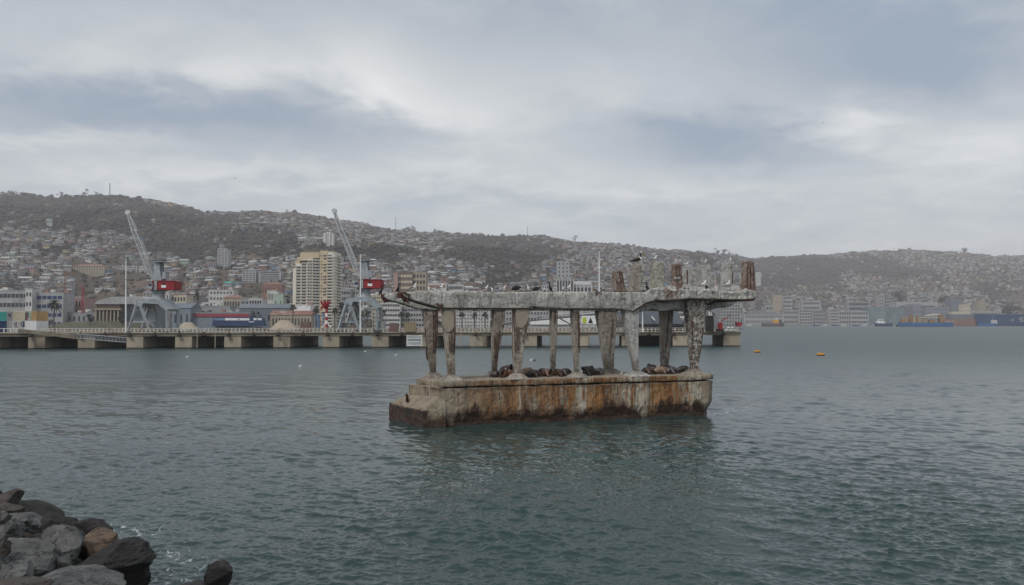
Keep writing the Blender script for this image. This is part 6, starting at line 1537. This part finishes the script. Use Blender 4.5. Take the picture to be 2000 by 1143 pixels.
def scatter(n, a0=-150, a1=2150, near=20):
    A = rn.uniform(a0, a1, n); d0 = D0f(A) + near; dr = DRf(A)
    D = np.sqrt(rn.uniform(0, 1, n) * (dr ** 2 - d0 ** 2) + d0 ** 2); D = d0 + (D - d0) * rn.uniform(.55, 1, n) ** .5
    z, v = gi(A, D); return A, D, (A - 1000) / FPX * D, z, v
A, D, X, Z, V_ = scatter(60000, near=180)
keep = (V_ + rn.normal(0, .2, len(A)) > .30)
sel = np.where(keep)[0][:15000]
loose = np.where(~keep)[0][:11000]
idx = np.concatenate([sel, loose]); iv, if_ = ico_arrays(1)
N = len(idx); s = rn.uniform(2.2, 5.4, N) * np.clip(D[idx] / 1700, .6, 1.5); jit = 1 + rn.normal(0, .22, (N, len(iv), 1))
VV = iv[None] * jit * (s[:, None, None] * np.stack([rn.uniform(.8, 1.5, N), rn.uniform(.8, 1.3, N), rn.uniform(.7, 1.15, N)], -1)[:, None, :]) + np.stack([X[idx], D[idx], Z[idx] + s * .35], -1)[:, None, :]
FF = if_[None] + (np.arange(N) * len(iv))[:, None, None]; mi = np.repeat(rn.integers(0, 3, N), len(if_))
o = mass('hillside_scrub', VV.reshape(-1, 3), FF.reshape(-1, 3), [M['leaf_dark'], M['leaf_mid'], M['leaf_olive']], mi); tag(o, kind='stuff')

# ---- houses on the hills
HW = {'white': 'hw_white', 'cream': 'hw_cream', 'pale grey': 'hw_pale', 'grey': 'hw_grey', 'pink': 'pink', 'tan': 'tan', 'pale green': 'pale_green', 'blue': 'blue_wall', 'brick red': 'brick', 'ochre': 'ochre'}
HR = {'grey tin': 'hr_tin', 'rusty': 'hr_rust', 'pale': 'hw_pale', 'dark': 'slate', 'whitish': 'hw_white'}
wn, rnm = list(HW), list(HR); allm = [M[HW[k]] for k in wn] + [M[HR[k]] for k in rnm] + [M['glass']]
def house_geo(w, d, h, kind):
    """unit vertex block: walls, roof, front windows. returns verts, quads, material slots (0 wall, 1 roof, 2 glass)"""
    x, y = w / 2, d / 2; b = -5
    v = [(-x, -y, b), (x, -y, b), (x, y, b), (-x, y, b), (-x, -y, h), (x, -y, h), (x, y, h), (-x, y, h)]
    f = [(0, 1, 5, 4), (1, 2, 6, 5), (2, 3, 7, 6), (3, 0, 4, 7)]; m = [0] * 4
    e = .5
    if kind == 'flat': rz = h + .35; v += [(-x - e, -y - e, h - .1), (x + e, -y - e, h - .1), (x + e, y + e, h - .1), (-x - e, y + e, h - .1), (-x - e, -y - e, rz), (x + e, -y - e, rz), (x + e, y + e, rz), (-x - e, y + e, rz)]
    else:
        rz = h + d * .22; v += [(-x - e, -y - e, h - .1), (x + e, -y - e, h - .1), (x + e, y + e, h - .1), (-x - e, y + e, h - .1), (-x - e, -.05, rz), (x + e, -.05, rz), (x + e, .05, rz), (-x - e, .05, rz)]
    f += [(8, 9, 13, 12), (9, 10, 14, 13), (10, 11, 15, 14), (11, 8, 12, 15), (12, 13, 14, 15), (11, 10, 9, 8)]; m += [1] * 6
    n = 3
    for k in range(n):
        cx = -x + w * (k + .5) / n; ww = w / n * .28; z0, z1 = h * .35, h * .75; o = len(v); v += [(cx - ww, -y - .12, z0), (cx + ww, -y - .12, z0), (cx + ww, -y - .12, z1), (cx - ww, -y - .12, z1)]; f.append((o, o + 1, o + 2, o + 3)); m.append(2)
    return np.array(v, float), np.array(f), np.array(m)
A, D, X, Z, V_ = scatter(90000, -60, 2060, near=120)
clus = fbm(X / 90, D / 120, 3, 201); dens = np.clip(1.22 - V_ * 1.75, 0.015, 1) * np.clip((clus - .39) * 7, .06, 1)
dens *= np.where(A > 1470, .75, 1.0)
upl = (Z - 2.6) > 4
keep = (rn.uniform(0, 1, len(A)) < dens) & upl & (D < DRf(A) - 15)
PYs = 630 - (Z + 5 - HC) / D * FPX
for (x0, x1, yt, Db) in OCC:
    keep &= ~((A > x0 - 5) & (A < x1 + 5) & (D < Db + 45) & (D > Db - 60))
    keep &= ~((A > x0 - 3) & (A < x1 + 3) & (D <= Db) & (PYs < 640) & (D > 640) & (Db - D < 500))
# thin out overlapping plots on a coarse grid
cell = (np.round(X / 15).astype(int) * 100003 + np.round(D / 17).astype(int)); order = np.where(keep)[0]; _, u_ = np.unique(cell[order], return_index=True); H = order[u_]; rn.shuffle(H); H = H[:17000]
wcol = rn.choice(len(wn), len(H), p=[.24, .10, .18, .20, .05, .08, .03, .03, .06, .03]); rcol = rn.choice(len(rnm), len(H), p=[.36, .24, .16, .14, .10])
ww = rn.uniform(6.5, 15, len(H)); dd = rn.uniform(8, 12, len(H)); hh = rn.choice([2.8, 3.4, 4.4, 5.8, 8.5], len(H), p=[.34, .3, .2, .12, .04]); yaw = rn.normal(0, .35, len(H)); kd = rn.integers(0, 2, len(H))
# slopes: face each house downhill, a little apart
vis = (A[H] > 4) & (A[H] < 1996) & (PYs[H] < 626)
size = ww * hh / D[H] ** 2 * vis
# hidden low behind drawn buildings?
for (x0, x1, yt, Db) in OCC: size[(A[H] > x0) & (A[H] < x1) & (PYs[H] > yt + 1) & (D[H] > Db)] = 0
size[(PYs[H] > 566) & (A[H] > 745) & (A[H] < 1450)] = 0
near = np.argsort(-size)[:300]; near = near[size[near] > 0]; isn = np.zeros(len(H), bool); isn[near] = True
VVs, FFs, MMs = [], [], []; off = 0
for q in np.where(~isn)[0]:
    i = H[q]; v, f, m = house_geo(ww[q], dd[q], hh[q], 'flat' if kd[q] else 'gable'); c, s_ = math.cos(yaw[q]), math.sin(yaw[q])
    if D[i] > 2000: v = v[:16]; f = f[:10]; m = m[:10]
    x = v[:, 0] * c - v[:, 1] * s_ + X[i]; y = v[:, 0] * s_ + v[:, 1] * c + D[i]; VVs.append(np.stack([x, y, v[:, 2] + Z[i] + .3], -1)); FFs.append(f + off); off += len(v)
    MMs.append(np.where(m == 0, wcol[q], np.where(m == 1, len(wn) + rcol[q], len(wn) + len(rnm))))
o = mass('hillside_houses', np.concatenate(VVs), np.concatenate(FFs), allm, np.concatenate(MMs)); tag(o, kind='stuff')
# the three hundred that show largest are things of their own
ZONES = [(0, 60, 'at the left frame edge'), (60, 140, 'above the office blocks'), (140, 240, 'above the station hall'), (240, 300, 'beside the first jib'), (300, 370, 'behind the first crane cab'), (370, 470, 'above the blue wagon'),
         (470, 570, 'left of the cream tower'), (570, 660, 'around the cream tower'), (660, 740, 'behind the second crane'), (740, 830, 'above the left beam tip'), (830, 960, 'above the first columns'), (960, 1090, 'above the middle columns'), (1090, 1200, 'by the finned hall'), (1200, 1340, 'behind the pelican stub'),
         (1340, 1450, 'behind the pale stubs'), (1450, 1560, 'above the customs house'), (1560, 1700, 'above the far terraces'), (1700, 1860, 'above the glass mall'), (1860, 2001, 'above the blue ship')]
protos = {}; recs = []
for q in near:
    i = H[q]; px = float(A[i]); py = float(PYs[i]); zone = next(z[2] for z in ZONES if z[0] <= px < z[1])
    band = 'high' if py < 510 else 'midway' if py < 550 else 'down'
    szw = 'wide' if ww[q] > 12.5 else 'small' if ww[q] < 9.5 else 'medium'; tl = 'tall' if hh[q] > 6.5 else 'low'
    recs.append([int(q), px, (f'{szw} {tl} {wn[wcol[q]]} house', f'{rnm[rcol[q]]} roof', band, zone)])
groups = {}
for r in recs: groups.setdefault(r[2], []).append(r)
ORD = ['leftmost', 'second from left', 'third from left', 'fourth from left', 'fifth from left', 'sixth from left']
for key, rs in groups.items():
    rs.sort(key=lambda r: r[1])
    for k, r in enumerate(rs):
        lab = f'{key[0]}, {key[1]}, {key[2]} {key[3]}'
        if len(rs) > 1: lab += ', ' + (ORD[k] if k < len(rs) - 1 else 'rightmost')
        q = r[0]; i = H[q]; pk = (int(wcol[q]), int(rcol[q]), int(kd[q]), float(hh[q]))
        if pk not in protos:
            v, f, m = house_geo(12, 10, hh[q], 'flat' if kd[q] else 'gable'); ms = []
            for nm, mm, code in (('wall', M[HW[wn[pk[0]]]], 0), ('roof', M[HR[rnm[pk[1]]]], 1), ('window', M['glass'], 2)):
                if code == 2:
                    for ff in f[m == 2]: me = bpy.data.meshes.new(nm); p = v[ff]; b = MB(); b.prism([tuple(a) for a in p], (0, .1, 0)); me.from_pydata(b.v, [], b.f); me.materials.append(mm); ms.append((nm, me))
                else:
                    sel_ = f[m == code]; uq = np.unique(sel_); mp = {int(a): b for b, a in enumerate(uq)}; me = bpy.data.meshes.new(nm); me.from_pydata(v[uq].tolist(), [], [tuple(mp[int(a)] for a in ff) for ff in sel_]); me.materials.append(mm); ms.append((nm, me))
            protos[pk] = ms
        t = thing('hillside_house', lab, 'house', Vector((X[i], D[i], Z[i] + .3)), 'houses on the lower hillside'); t.rotation_euler = (0, 0, float(yaw[q])); t.scale = (float(ww[q]) / 12, float(dd[q]) / 10, 1)
        for nm, me in protos[pk]: o = bpy.data.objects.new(nm, me); COL.objects.link(o); o.parent = t
